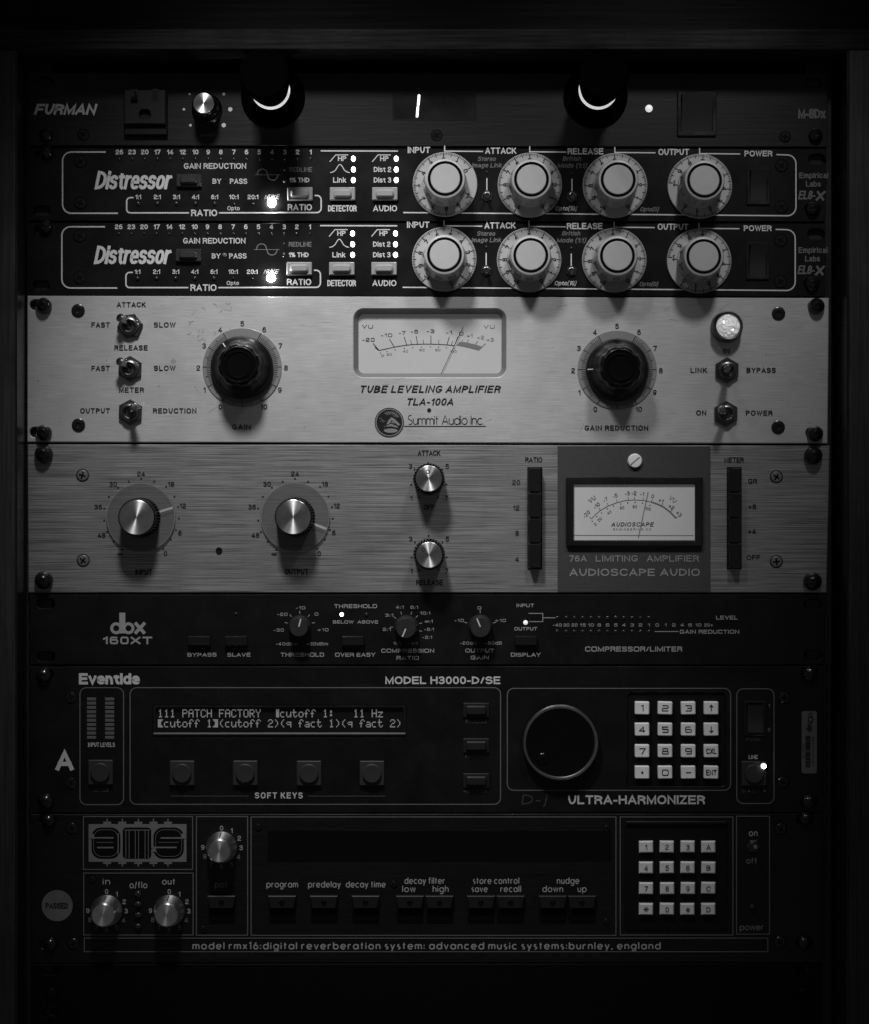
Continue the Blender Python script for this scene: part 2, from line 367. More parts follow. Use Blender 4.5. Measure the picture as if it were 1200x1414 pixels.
class Layer:
    def __init__(l, parent, ox, oy, material, h=.45, name='small_print', label=None, style='H'):
        l.par = [parent] if parent else []; l.ox, l.oy, l.h = ox, oy, h; l.mb = MB(); l.mat = material; l.name = name; l.zi = 0; l.label = label; l.style = style; l.big = []
        LAYERS.append(l)
    def z(l): l.zi = (l.zi + 1) % 9; return l.h + l.zi * .03
    def q(l, x, y): return (x - l.ox, l.oy - y)
    def line(l, pts, wd, closed=False, mb=None):
        (mb or l.mb).ribbon([l.q(*p) for p in pts], wd, l.z(), 0, closed); return l
    def own(l, name, pts, wd, closed=False):
        m = MB(); l.line(pts, wd, closed, m); l.big.append((name, m)); return l
    def dot(l, x, y, r, n=14, ry=None): l.poly(circ(x, y, r, n, ry)); return l
    def poly(l, pts):
        q = [l.q(*p) for p in pts]
        if area(q) < 0: q = q[::-1]
        z = l.z(); l.mb.add([(a, b, z) for a, b in q], [list(range(len(q)))]); return l
    def rect(l, x0, y0, x1, y1): return l.poly([(x0, y0), (x1, y0), (x1, y1), (x0, y1)])
    def frame(l, x0, y0, x1, y1, r, wd): return l.own('printed_outline', rr(x0, y0, x1, y1, r), wd, True)
    def text(l, t, cx, cy, h, wd=None, bold=.0, shear=0, rot=0, sp=1.0, kx=1.0):
        """lettering centred on cx, cy with cap height h, fitted to width wd"""
        tk = (.125 + 2.1 * bold) * h; E = l.style == 'E'
        gap = (.20 if not E else .2) + (sp - 1) * .9; adv = 0; it = []
        for ch in t:
            if ch == ' ': adv += .30 + gap * .4; continue
            st, w_ = GR[ch]; it.append((st, w_, adv)); adv += w_ + gap + .10
        adv -= gap + .10
        nat = adv * h * kx * (1.0 if not E else 1.3) + tk      # natural width in units
        wd_ = wd or nat; k = (wd_ - tk - abs(shear) * h * 0) / max(adv, .05) if adv > .05 else h
        ca, sa = math.cos(R(rot)), math.sin(R(rot)); m = MB() if h >= 8.5 and l.name == 'small_print' else None
        for st, w_, ax in it:
            for P, cl in st:
                # centre line box: inset half a stroke at top and bottom
                Q_ = [((ax + a) * k, tk / 2 + b * (h - tk) if 0 <= b else b * h + tk / 2, r) for a, b, r in P]
                rad = 9e9 if not E else .22 * h
                pts = round_path(Q_, cl, rad, rad)
                if not cl:
                    for e, n in ((0, 1), (-1, -2)):
                        dx, dy = pts[e][0] - pts[n][0], pts[e][1] - pts[n][1]; L = math.hypot(dx, dy) or 1
                        if abs(dx) < abs(dy) and P[e][1] not in (0, 1, .73, .71, -.26, .94, .06, .08, .72, .56, .62, .05, -.2): continue
                        pts[e] = (pts[e][0] + dx / L * tk * .48, pts[e][1] + dy / L * tk * .48)
                o = []
                for a, b in pts:
                    a = a - (wd_ - tk) / 2 + shear * (b - h / 2); b = b - h / 2
                    o.append((cx + a * ca - b * sa, cy - (a * sa + b * ca)))
                l.line(o, tk, cl, m)
        if m: l.big.append(('lettering', m))
        return l
    def geo(l, t, x0, x1, base, h, wt, gap=.2):
        """geometric text fitted from x0 to x1"""
        adv = 0; items = []
        for ch in t:
            if ch == ' ': adv += .36; continue
            g, a = GEO[ch]; items.append((g, adv)); adv += a + gap
        adv -= gap; kx = (x1 - x0) / (adv * h); m = MB() if h >= 8.5 and l.name == 'small_print' else None
        for g, ax in items:
            for st in g: l.line([(x0 + (ax + a) * h * kx, base - b * h) for a, b in st], wt, False, m)
        if m: l.big.append(('lettering', m))
        return l

def finish_layers():
    for l in LAYERS:
        jobs = list(l.big)
        if l.mb.v: jobs.append((l.name, l.mb))
        for nm, mb in jobs:
            me = mb.mesh(nm, [l.mat])
            for p in l.par:
                o = bpy.data.objects.new(nm, me); COL.objects.link(o); o.parent = p
                if l.label: o['label'] = l.label
                if mb is l.mb: o['kind'] = 'stuff'

# ---------------------------------------------------------------- shared hardware
def panel(u, name, quad, material, holes=(), t=7, bev=.8, label=None):
    pts = [u.p(*q) for q in quad]
    hs = [[u.p(*q) for q in h] for h in holes]
    me = MB().prism(pts, -t, 0, bev, 0, hs).mesh(name, [material])
    return u.part(name, me, label=label)
def slot(x, y, w_, h_): return rr(x - w_ / 2, y - h_ / 2, x + w_ / 2, y + h_ / 2, h_ / 2 - .01, 5)
def phillips(r, m, hgt=1.6):
    def f():
        b = MB().lathe([(r, 0), (r, hgt * .4), (r * .86, hgt), (0, hgt + .5)], 24)
        for a in (25, 115):
            c, n = math.cos(R(a)), math.sin(R(a)); L, Wd = r * .62, r * .14
            b.add([(c * L - n * Wd, n * L + c * Wd, hgt + .7), (-c * L - n * Wd, -n * L + c * Wd, hgt + .7 + .02),
                   (-c * L + n * Wd, -n * L - c * Wd, hgt + .7), (c * L + n * Wd, n * L - c * Wd, hgt + .7 + .02)], [[0, 1, 2, 3]], 1)
        b.ribbon(circ(0, 0, r * 1.12, 24), r * .16, .12, 1, True)
        return b.mesh('panel_screw', [m, 'recess'])
    return memo(('ph', r, m), f)
def screws(u, lst, r, m='dark_steel'):
    for x, y in lst: u.part('panel_screw', phillips(r, m), x, y, 0, random.uniform(0, 90))
def rack_screw(u, x, y, r=11, m='black_screw', hgt=11):
    def f():
        pr = [(r * 1.0, 0), (r * 1.02, hgt * .25)] + [(r * math.cos(R(a)), hgt * .25 + hgt * .75 * math.sin(R(a))) for a in (15, 35, 52, 66)]
        pr += [(r * .34, hgt * .97), (r * .3, hgt * .7), (0, hgt * .66)]
        return MB().lathe(pr, 28).mesh('rack_screw', [m])
    return u.part('rack_screw', memo(('rs', r, m, hgt), f), x, y)
def led(u, x, y, r, m, hgt=2.2, ry=None, name='led_light', parent=None):
    def f():
        lit = m in ('led_on', 'led_hot', 'led_soft')
        b = MB().lathe([(r, 0), (r, hgt * .4), (r * .8, hgt * .8), (r * .5, hgt), (0, hgt * 1.05)], 20, mat_at=([0] * 4 if m == 'led_hot' else [1, 1, 0, 0]) if lit else None)
        if ry: b.v = [(a, c * ry / r, z) for a, c, z in b.v]
        return b.mesh(name, [m, 'led_rim'] if lit else [m])
    return u.part(name, memo(('led', r, m, hgt, ry), f), x, y, parent=parent)
def toggle(u, x, y, r, tip, ln, m='nut_steel', lever='chrome', rot=10):
    base = u.part('toggle_switch', memo(('tgb', r, m), lambda: MB()
        .prism(circ(0, 0, r, 6), 0, r * .34, r * .07).lathe([(r * .74, r * .2), (r * .74, r * .42), (r * .66, r * .5), (r * .6, r * .62), (r * .5, r * .66), (r * .42, r * .6), (r * .38, r * .2), (0, r * .2)], 28)
        .mesh('toggle_switch', [m])), x, y, 0, rot)
    a = R(-rot); tx, ty = tip; tx, ty = tx * math.cos(a) - ty * math.sin(a), tx * math.sin(a) + ty * math.cos(a)
    lv = MB().rod((0, 0, r * .2), (tx, ty, ln), [(0, r * .2), (.5, r * .24), (.8, r * .32), (.92, r * .33), (.985, r * .22), (1.0, 0)], 18)
    u.part('lever', lv.mesh('lever', [lever]), parent=base)
    return base
def push_button(u, x, y, wd, hg, m='grey_button', fr='matte_black'):
    def f():
        b = MB().box(-wd / 2, -hg / 2, wd / 2, hg / 2, 0, 6, 1.2, r=1)
        b.box(-wd * .36, -hg * .3, wd * .36, hg * .3, 5, 11, 2.2, r=hg * .22)
        return b.mesh('push_button', [m])
    return u.part('push_button', memo(('pb', wd, hg, m), f), x, y)

# ================================================================ cabinet and setting
cab = Unit('rack_cabinet', 'dark stained wooden rack cabinet framing all the audio units', 'cabinet', 600, 760)
F = 60
mat('lining', .008, .3, spec=.5, rvar=.08)
def cbox(name, x0, y0, x1, y1, z0, z1, m, bev=1.5):
    a = cab.p(x0, y0); b = cab.p(x1, y1)
    return cab.part(name, MB().box(a[0], b[1], b[0], a[1], z0, z1, bev, back=True).mesh(name, [m]))
cbox('top_board', -420, 54, 1620, 82, -500, F, 'wood_edge')
cbox('upper_panel', -420, -420, 1620, 53, -500, F - 46, 'wood_shaded')
cbox('side_board', -420, 82.5, 33, 2100, -500, F, 'wood_side')
cbox('side_board', 1160, 82.5, 1620, 2100, -500, F, 'wood_side')
cbox('side_lining', 33.2, 83, 35.2, 2000, -40, F - 2, 'lining')
cbox('side_lining', 1157.8, 83, 1159.8, 2000, -40, F - 2, 'lining')
for x in (52, 1132):
    ra = cab.p(x, 760)[0]
    b = MB().prism([(-18, -1300), (18, -1300), (18, 678), (-18, 678)], -16, -9, .6)
    cab.part('rack_rail', b.mesh('rack_rail', ['rail_steel']), x, 760)
wb = MB().box(-3000, -3000, 3000, 3000, -8, 0, 0)
wo = bpy.data.objects.new('wall', wb.mesh('wall', ['wall_dark'])); COL.objects.link(wo)
wo.location = W(600, 707, -620); wo.rotation_euler = (R(90), 0, 0); wo['kind'] = 'structure'

# ================================================================ 1. power conditioner
u = Unit('power_conditioner', 'dark brushed power conditioner with outlet, two pull-out lamps and FURMAN lettering, topmost in the rack', 'power conditioner', 590, 150)
panel(u, 'front_panel', [(39, 100), (1143, 101), (1142, 203), (38, 201)], 'furman_face', [slot(62, 113, 24, 13), slot(1124, 114, 24, 13)])
pl = Layer(u.o, u.cx, u.cy, 'print_furman')
pl.text('FURMAN', 91, 151, 15, 84, bold=.05, shear=.3)
pl2 = Layer(u.o, u.cx, u.cy, 'print_dim'); pl2.text('M-8Dx', 1121, 157, 13.5, 38, bold=.04)
pl2.text('DIMMER', 287, 186, 4.5, 20, bold=.01)
for x, y, r in ((254, 151, 1.8), (263, 173, 1.8), (318, 151, 3), (309, 173, 3), (262, 130, 1.6), (309, 130, 2)): pl.dot(x, y, r)
rack_screw(u, 64, 187, 9.5); rack_screw(u, 1126, 187, 9.5)
screws(u, [(115, 186), (603, 187), (1084, 189)], 7, 'black_screw')
# outlet
a = MB().box(-30, -31, 30, 31, 0, 8, 1.5, 0, 2)
ob = u.part('outlet', a.mesh('outlet', ['matte_black']), 202, 157)
def hole(x, y, w_, h_, r=0): return rr(x - w_ / 2, y - h_ / 2, x + w_ / 2, y + h_ / 2, r, 4)
a = MB().prism(rr(-28.5, -17, 28.5, 30, 1.5), 8, 15, 1.2, 0, [hole(-14.5, 21, 7, 17), hole(14.5, 22, 7, 16), hole(0, -4, 15, 13, 5)])
u.part('outlet_face', a.mesh('outlet_face', ['socket_plastic']), 0, 0, parent=ob)
# dimmer knob
kb = u.part('knob', memo('fk', lambda: MB().lathe([(21, 0), (21, 3), (18.5, 6), (16.5, 40), (15.5, 41)], 60, 0,
     lambda t, r, z: -.7 * (math.sin(24 * t) > 0) if 5 < z < 41 else 0).lathe([(15.5, 41), (14.8, 42.6), (0, 42.6)], 48).mesh('knob', ['gloss_black'])), 286, 151)
u.part('knob_cap', memo('fkc', lambda: MB().lathe([(14, 41), (14, 43.6), (13.3, 44.2), (0, 44.2)], 64).mesh('knob_cap', ['spun_aluminium'])), parent=kb)
u.part('pointer_foot', MB().box(-9, -34, 9, -18, 0, 4, 1, 0, 2).mesh('pointer_foot', ['gloss_black']), parent=kb)
# pull-out lamps
for x in (377, 822.5):
    ba = u.part('pull_out_lamp', memo('pol', lambda: MB().lathe([(44, 0), (44, 3), (41, 5), (30, 6), (21, 8), (20, 30)], 64)
        .lathe([(20, 46), (24, 49), (25.5, 60), (30, 100), (32.5, 140), (33, 148), (31.5, 151), (29, 152), (28, 150.5), (0, 150.5)], 64)
        .mesh('pull_out_lamp', ['lamp_black'])), x, 133)
    u.part('lamp_lens', memo('poll', lambda: MB().lathe([(20, 36), (25.5, 37), (26.5, 42), (24, 45), (20, 46)], 64).mesh('lamp_lens', ['lamp_lens'])), parent=ba)
    u.part('lamp_hood', memo('polh', lambda: (lambda m: MB().add([], []) if False else m)(
        (lambda b: (b.add([(28.6 * math.cos(R(a)), 28.6 * math.sin(R(a)), z) for a in range(-24, 205, 12) for z in (26, 52)],
                          [[2 * i, 2 * i + 2, 2 * i + 3, 2 * i + 1] for i in range(19)]), b)[1])(MB())).mesh('lamp_hood', ['matte_black'])), parent=ba)
# display
a = MB().prism(rr(-58, -19, 58, 19, 1), 0, .5, .2, 0, [rr(-56, -17, 56, 17, .5)])
dp = u.part('display_window', a.mesh('display_window', ['matte_black']), 600, 147)
u.part('display_glass', MB().box(-56, -17, 56, 17, .1, .3).mesh('display_glass', ['black_paint']), parent=dp)
u.part('lit_digit', MB().prism([(-24.2, 1.2), (-22.4, .4), (-20.8, 1.2), (-19.6, 15.5), (-21.4, 16.6), (-23.0, 15.5)], .8, 1.1)
       .prism([(-25.7, -14.5), (-24.2, -15.6), (-22.5, -14.5), (-21.3, -.6), (-22.8, .1), (-24.7, -.6)], .8, 1.1).mesh('lit_digit', ['segment_lit']), parent=dp)
led(u, 896, 150, 5, 'led_soft', 5)
rk = u.part('power_switch', MB().prism(rr(-27, -31, 27, 31, 2), 0, 4, 1, 0, [rr(-21, -25, 21, 25, 1)]).mesh('power_switch', ['black_plastic']), 962, 157)
u.part('rocker', MB().add([(-21, -25, 1), (21, -25, 1), (21, -6, 3), (-21, -6, 3), (21, 25, 13), (-21, 25, 13), (-21, 25, 0), (21, 25, 0)],
       [[0, 1, 2, 3], [3, 2, 4, 5], [5, 4, 7, 6]]).mesh('rocker', ['rocker_plastic']), parent=rk)

# ================================================================ 2/3. twin compressors
def dial_marks():
    l = Layer(None, 0, 0, 'print_black', 4.3, 'scale_marks')
    for i in range(101):
        a = R(90 - (150 - 3 * i)); M = i % 10 == 0; m5 = i % 5 == 0
        r0 = 43.6; r1 = 37.6 if M else (38.8 if m5 else 40.6)
        l.line([(r1 * math.cos(a), -r1 * math.sin(a)), (r0 * math.cos(a), -r0 * math.sin(a))], 1.4 if M else (1.2 if m5 else .8))
    for i in range(11):
        t = 150 - 30 * i; a = R(90 - t)
        l.text(str(i), 33.8 * math.cos(a), -33.8 * math.sin(a), 6.6, None, .05, 0, -t)
    return l
DIAL = dial_marks()
def distressor_knob(u, x, y, zero):
    def body():
        def rf(t, r, z):
            if 10 < z < 43:
                k = (math.degrees(t) % 36) / 36
                return -3.6 if .2 < k < .8 else 0
            return 0
        pr = [(44.5, 0), (44.5, 3), (43.8, 4), (31, 4.4), (30.6, 8), (30.2, 9), (30, 11), (28.2, 42), (28, 44), (27.6, 49), (26.2, 52.2), (23.8, 53), (23.4, 51.6)]
        return MB().lathe(pr, 120, 0, rf).mesh('knob', ['white_plastic'])
    k = u.part('knob', memo('dk', body), x, y, 0, zero_rot(zero))
    u.part('knob_ring', memo('dkr', lambda: MB().lathe([(23.6, 50), (23.6, 52.4), (20, 52.4), (20, 50)], 72).mesh('knob_ring', ['gloss_black'])), parent=k)
    u.part('knob_cap', memo('dkc', lambda: MB().lathe([(19.9, 50), (19.9, 52.9), (19.2, 53.4), (0, 53.6)], 72).mesh('knob_cap', ['white_plastic'])), parent=k)
    DIAL.par.append(k)
def zero_rot(z): return 150 - z       # 'z': clock angle of the zero
def compressor(label, dx, dy, zeros, lit_bypass, p1, p2):
    u = Unit('compressor', label, 'compressor', 590 + dx, 254 + dy, 'twin black compressors')
    X = lambda v: v + dx; Y = lambda v: v + dy
    panel(u, 'front_panel', [(38 + dx, 204.5 + dy), (1141 + dx, 205.5 + dy), (1140 + dx, 306 + dy), (38 + dx, 305 + dy)], 'black_paint',
          [slot(X(60), Y(214), 24, 13), slot(X(58), Y(291), 24, 14), slot(X(1128), Y(220), 24, 15), slot(X(1122), Y(288), 22, 14)], bev=.6)
    l = Layer(u.o, 590, 254, p1)
    d = Layer(u.o, 590, 254, p2)
    L = l
    L.line([(146, 210)] + [(98.5 - 12 * math.sin(R(a)), 222 - 12 * math.cos(R(a))) for a in range(0, 91, 15)] + [(98.5 - 12 * math.cos(R(a)), 282.5 + 12 * math.sin(R(a))) for a in range(0, 91, 15)] + [(163, 294.5)], 1.9)
    nx = [165, 182.5, 200, 217.5, 235, 252.5, 270, 287.5, 305, 323, 340.5, 358, 376, 393.5, 411, 429]
    for x, t in zip(nx, (26, 23, 20, 17, 14, 12, 10, 9, 8, 7, 6, 5, 4, 3, 2, 1)): L.text(str(t), x, 210, 6.6, None, .03)
    L.text('GAIN REDUCTION', 297, 229.3, 7.8, 86, .02)
    L.text('Distressor', 185, 248.8, 25.5, 104, .018, .2)
    L.text('BY', 299.5, 250.3, 7.2, 12, .02).text('PASS', 329.5, 250.3, 7.2, 24, .02)
    d.text('REDLINE', 415.5, 234.2, 6.6, 31.5, .02); L.text('1% THD', 413.5, 248.7, 6.6, 27.5, .03)
    wv = [(355, 241.5)] + circ(362.2, 238.8, 6.3, 8, 5.2, 185, 355) + [(369.4, 241.5)] + [(x, y) for x, y in circ(376.6, 243.8, 6.3, 8, 5.2, 175, 5)] + [(384, 241.5)]
    d.line(wv, 1.2); d.line([(352, 241.5), (387, 241.5)], .7)
    for x, t in zip((191, 217.3, 243.7, 270, 296.5, 323, 349.4), ('1:1', '2:1', '3:1', '4:1', '6:1', '10:1', '20:1')): L.text(t, x, 272, 6.2, None, .025)
    d.text('NUKE', 376, 271.6, 6.2, 20, .02, .3)
    L.text('Opto', 322.5, 287.6, 5.6, 17, .01)
    L.line([(184.5, 273)] + [(180 - 5 * math.sin(R(a)), 278 - 5 * math.cos(R(a))) for a in range(0, 91, 18)] + [(180 - 5 * math.cos(R(a)), 289 + 5 * math.sin(R(a))) for a in range(0, 91, 18)] + [(261, 294)], 1.9)
    L.text('RATIO', 282, 294, 9, 36, .03)
    L.line([(302.5, 294)] + [(437.5 + 6 * math.sin(R(a)), 287.6 + 6 * math.cos(R(a))) for a in range(0, 91, 18)] + [(437.5 + 6 * math.cos(R(a)), 276 - 6 * math.sin(R(a))) for a in range(0, 91, 18)] + [(434.5, 270)], 1.9)
    L.text('RATIO', 414, 286.2, 8.6, 33.5, .03).text('DETECTOR', 472.8, 287.8, 8.6, 39.5, .02).text('AUDIO', 531.8, 287.8, 8.2, 33, .02)
    L.line([(443, 208.4), (549.5, 208.7)], 1.8)
    for x in (0, 58.5):
        L.line([(455.5 + x, 223.5), (463.5 + x, 214), (481 + x, 214)], 1.3)
    L.text('HP', 472.5, 219, 7, 11.5, .03).text('HP', 530.7, 219, 7, 11.5, .03)
    L.line([(456, 238.5), (460, 237.5), (463.5, 235), (466, 230.5), (468.5, 227.3), (470.5, 227.3), (473, 230.5), (475.5, 235), (479, 237.5), (483, 238.5)], 1.2)
    L.text('Link', 469, 248.6, 7.4, 18, .025).text('Dist 2', 528.2, 234, 7.2, 24, .025).text('Dist 3', 528.2, 248.6, 7.2, 24, .025)
    L.text('INPUT', 578.5, 207.2, 8.6, 31, .03).text('ATTACK', 691.5, 208.2, 8.6, 43, .03).text('RELEASE', 808.5, 209, 8.6, 49.5, .03)
    L.text('OUTPUT', 930.3, 210, 8.6, 42.5, .03).text('POWER', 1047.2, 212, 8, 38.5, .03)
    for a, b, y in ((614, 667, 208.7), (731.5, 782, 209.6), (849, 905, 210.6), (966, 1022, 212.2)):
        L.line([(a, y - 7.6), (a, y), (b, y + .5)], 1.6)
    L.line([(1072, 213.6)] + [(1087 + 12 * math.sin(R(a)), 226 - 12 * math.cos(R(a))) for a in range(0, 91, 15)] + [(1087 + 12 * math.cos(R(a)), 286 + 12 * math.sin(R(a))) for a in range(0, 91, 15)] + [(557, 293.6)], 1.7)
    for t, x, y, wd in (('Stereo', 672.5, 219.3, 25), ('Image Link', 672.8, 228.2, 41), ('British', 790, 219, 25), ('Mode (1:1)', 790.3, 228.6, 40)):
        d.text(t, x, y, 6.3, wd, .02, .25)
    L.text('Opto(10)', 782, 287.8, 6, 30, .02, .25); d.text('Opto(0)', 897, 289, 6, 25.5, .02, .25)
    L.line([(672.3, 246), (672.3, 265)], 1.5).line([(789.8, 247), (789.8, 266)], 1.5)
    e = Layer(u.o, 590, 254, 'print_dim')
    e.text('Empirical', 1123.5, 242.2, 7.8, 40, .025).text('Labs', 1123, 254, 7.8, 20.5, .025).text('EL8-', 1114.6, 269.4, 12, 23, .02, .2).text('X', 1133, 270.5, 13.5, 12, .05, .15)
    # hardware
    for i, x in enumerate(nx): led(u, X(x), Y(219.6), 1.9, 'led_off', 1.6)
    for x in (191, 217.3, 243.7, 270, 296.5, 323, 349.4): led(u, X(x), Y(281.2), 2.9 if x < 300 else 1.6, 'led_off', 2.4)
    led(u, X(375.3), Y(280.3), 5.8, 'led_hot', 7)
    led(u, X(311), Y(249), 3 if lit_bypass else 1.6, 'bar_segment' if lit_bypass else 'led_off', 2)
    led(u, X(393.3), Y(249), 3, 'led_off', 2); led(u, X(393.3), Y(234), 1.7, 'led_off', 2)
    for x in (488, 547.2):
        for y in (219.4, 234.3, 248.9): led(u, X(x), Y(y), 3.3, 'led_on', 2.4, 4.2)
    led(u, X(672.3), Y(238), 2, 'led_off', 1.5); led(u, X(789.8), Y(239.5), 2, 'led_off', 1.5)
    push_button(u, X(261.5), Y(249.8), 34.5, 17.5, 'dark_plastic')
    for x in (414.5, 473.2, 531.5): push_button(u, X(x), Y(268.3), 35, 18)
    screws(u, [(X(111), Y(223)), (X(111), Y(280.5)), (X(1079), Y(229)), (X(1079), Y(286))], 8, 'black_screw')
    rack_screw(u, X(64), Y(211), 9.5); rack_screw(u, X(1122), Y(289), 9.5)
    for x, y in ((672.5, 270.5), (790, 271.2)): toggle(u, X(x), Y(y), 8, (0, -3), 17, 'dark_steel', 'chrome', 20)
    for (x, y), z in zip(((614.5, 255), (731.5, 256), (849, 256.5), (966, 257.5)), zeros): distressor_knob(u, X(x), Y(y), z)
    sw = u.part('power_switch', memo('dps', lambda: MB().prism(rr(-16, -26, 16, 26, 1.5), 0, 3, .8, 0, [rr(-11.5, -21, 11.5, 21, 1)]).mesh('power_switch', ['black_plastic'])), X(1047), Y(257))
    u.part('rocker', memo('dpr', lambda: MB().add([(-11, -20.5, 1), (11, -20.5, 1), (11, -5, 1.5), (-11, -5, 1.5), (11, 8, 4), (-11, 8, 4), (11, 20.5, 11), (-11, 20.5, 11), (-11, 20.5, 0), (11, 20.5, 0)],
           [[0, 1, 2, 3], [3, 2, 4, 5], [5, 4, 6, 7], [7, 6, 9, 8]]).mesh('rocker', ['rocker_plastic'])), parent=sw)
    return u
compressor('upper of the two identical black compressors with white dials, just under the power conditioner', 0, 0, (57, 150, 149, 216), False, 'print_white', 'print_dim')
compressor('lower of the two identical black compressors with white dials, resting above the silver panel unit', -1, 103.2, (164, 150, 147, 217), True, 'print_white', 'print_midgrey')

# ================================================================ 4. silver tube levelling amplifier
u = Unit('leveling_amplifier', 'silver tube leveling amplifier with two black scalloped knobs and a central rounded VU meter', 'amplifier', 590, 509)
ears = [rr(41, 414, 66, 428, 6.5, 5), rr(41, 590, 66, 604, 6.5, 5), rr(1116, 416, 1138, 430, 6.5, 5), rr(1113, 591, 1136, 605, 6.5, 5)]
mw = rr(488.5, 426.5, 699, 521, 14, 8)
panel(u, 'front_panel', [(37.5, 408), (1145, 411.5), (1143, 612.5), (37.5, 610.5)], 'silver_panel', ears + [mw], bev=1.2)
# meter with recessed bevelled opening
sl = MB(); lo = [u.p(*q) for q in mw]; lo = lo if area(lo) > 0 else lo[::-1]
mt = u.part('meter', MB().box(-100, -43, 100, 43, -20, -13).mesh('meter', ['meter_paper']), 593.7, 474)
k = len(lo); inn = inset(lo, 6)
off = u.p(593.7, 474)
b = MB(); b.add([(x - off[0], y - off[1], -1.2) for x, y in lo] + [(x - off[0], y - off[1], -12) for x, y in inn], [[i, (i + 1) % k, k + (i + 1) % k, k + i] for i in range(k)])
u.part('bezel', b.mesh('bezel', ['bezel_metal']), parent=mt)
u.part('glass', MB().box(-99, -42, 99, 42, -9, -8.4).mesh('glass', ['glass']), parent=mt)
def Z(x, y): return (480 + x / 5.4545, 420 + y / 5.4545)
ml = Layer(mt, 593.7, 474, 'print_black', -12.7, 'meter_scale', style='E'); mg = Layer(mt, 593.7, 474, 'print_midgrey', -12.7, 'meter_scale', style='E')
ml.line([Z(*p) for p in ((235, 343), (290, 331), (345, 319), (395, 310), (443, 303), (485, 299), (525, 297), (575, 295), (627, 295), (690, 297), (748, 301), (805, 307))], 1)
for a, b_, wd in (((235, 343), (190, 290), 1.3), ((228, 341), (203, 318), 1), ((352, 318), (313, 258), 1), ((445, 303), (425, 240), 1), ((483, 300), (473, 265), .7), ((527, 297), (515, 233), 1), ((572, 295), (569, 262), .7),
                  ((627, 295), (628, 230), 1), ((685, 295), (688, 263), .7), ((748, 300), (767, 240), 1), ((780, 303), (793, 270), .7), ((805, 308), (832, 238), 1)): ml.line([Z(*a), Z(*b_)], wd * .9)
for a, b_ in (((860, 278), (868, 262)), ((900, 283), (912, 260)), ((960, 300), (982, 273)), ((1010, 318), (1042, 291))): mg.line([Z(*a), Z(*b_)], .9)
mg.poly([Z(*p) for p in ((822, 305), (842, 278), (880, 280), (930, 290), (980, 303), (1018, 317), (990, 343), (930, 327), (870, 313))])
for t, x, y, wd in (('-20', 155, 262, 17), ('-10', 292, 228, 15.5), ('-7', 410, 210, 9), ('-5', 503, 200, 10), ('-3', 625, 197, 10.5), ('-1', 765, 208, 8), ('0', 857, 215, 6)): ml.text(t, *Z(x, y), 5, wd, .015)
for t, x, y, wd in (('+1', 920, 232, 8), ('+2', 1003, 245, 10), ('+3', 1075, 262, 10)): mg.text(t, *Z(x, y), 5, wd, .01)
ml.text('VU', *Z(148, 163), 5, 15, .015); mg.text('VU', *Z(1068, 163), 5, 15, .01)
for t, x, y, wd in (('0', 262, 383, 3.5), ('20', 312, 373, 7), ('40', 435, 350, 7), ('60', 560, 340, 7), ('80', 680, 340, 7), ('100', 797, 350, 9)): ml.text(t, *Z(x, y), 2.9, wd)
for x, y in ((245, 362), (295, 350), (357, 338), (425, 328), (490, 322), (557, 317), (624, 315), (685, 317), (745, 322), (803, 328)): ml.dot(*Z(x, y), .75, 8)
nd = Layer(mt, 593.7, 474, 'print_black', -10.5, 'needle'); nd.line([Z(700, 530), Z(872, 165)], .8)
l = Layer(u.o, u.cx, u.cy, 'print_black')
for t, x, y, wd in (('ATTACK', 181.3, 420.7, 40), ('FAST', 139, 448.6, 25.5), ('SLOW', 227.5, 448.6, 30), ('RELEASE', 181, 480.2, 46), ('FAST', 139, 508.6, 25.5), ('SLOW', 227.5, 508.4, 30),
                    ('METER', 181.6, 538.5, 34.5), ('OUTPUT', 131.3, 567.2, 41), ('REDUCTION', 241.3, 567.2, 60), ('GAIN', 333.5, 589.6, 25.5), ('GAIN REDUCTION', 851.2, 591, 88),
                    ('IN', 1003.2, 484.7, 9), ('LINK', 965, 511.3, 23), ('BYPASS', 1051, 511.3, 40.5), ('ON', 968.3, 570, 14), ('POWER', 1048.3, 570.4, 37)):
    l.text(t, x, y, 7.2, wd, .034, sp=1.12)
for cx, cy in ((334.5, 507.5), (852, 511)):
    for i in range(11):
        a = R(90 + 151 - 30.2 * i); rad = 60.5 if i not in (0, 10) else 62
        l.text(str(i), cx + rad * math.cos(a), cy - rad * math.sin(a), 7.2, None, .02)
l.text('TUBE LEVELING AMPLIFIER', 594.3, 537.3, 10, 194, .03, .27, sp=1.1).text('TLA-100A', 594.3, 554.8, 9.8, 65, .03, .27, sp=1.05)
l.dot(592.6, 566.4, 2.8)
l.geo('Summit Audio Inc.', 563.5, 667.5, 586, 12.5, .95, .12); l.line([(558, 588.7), (671, 588.7)], 1.1)
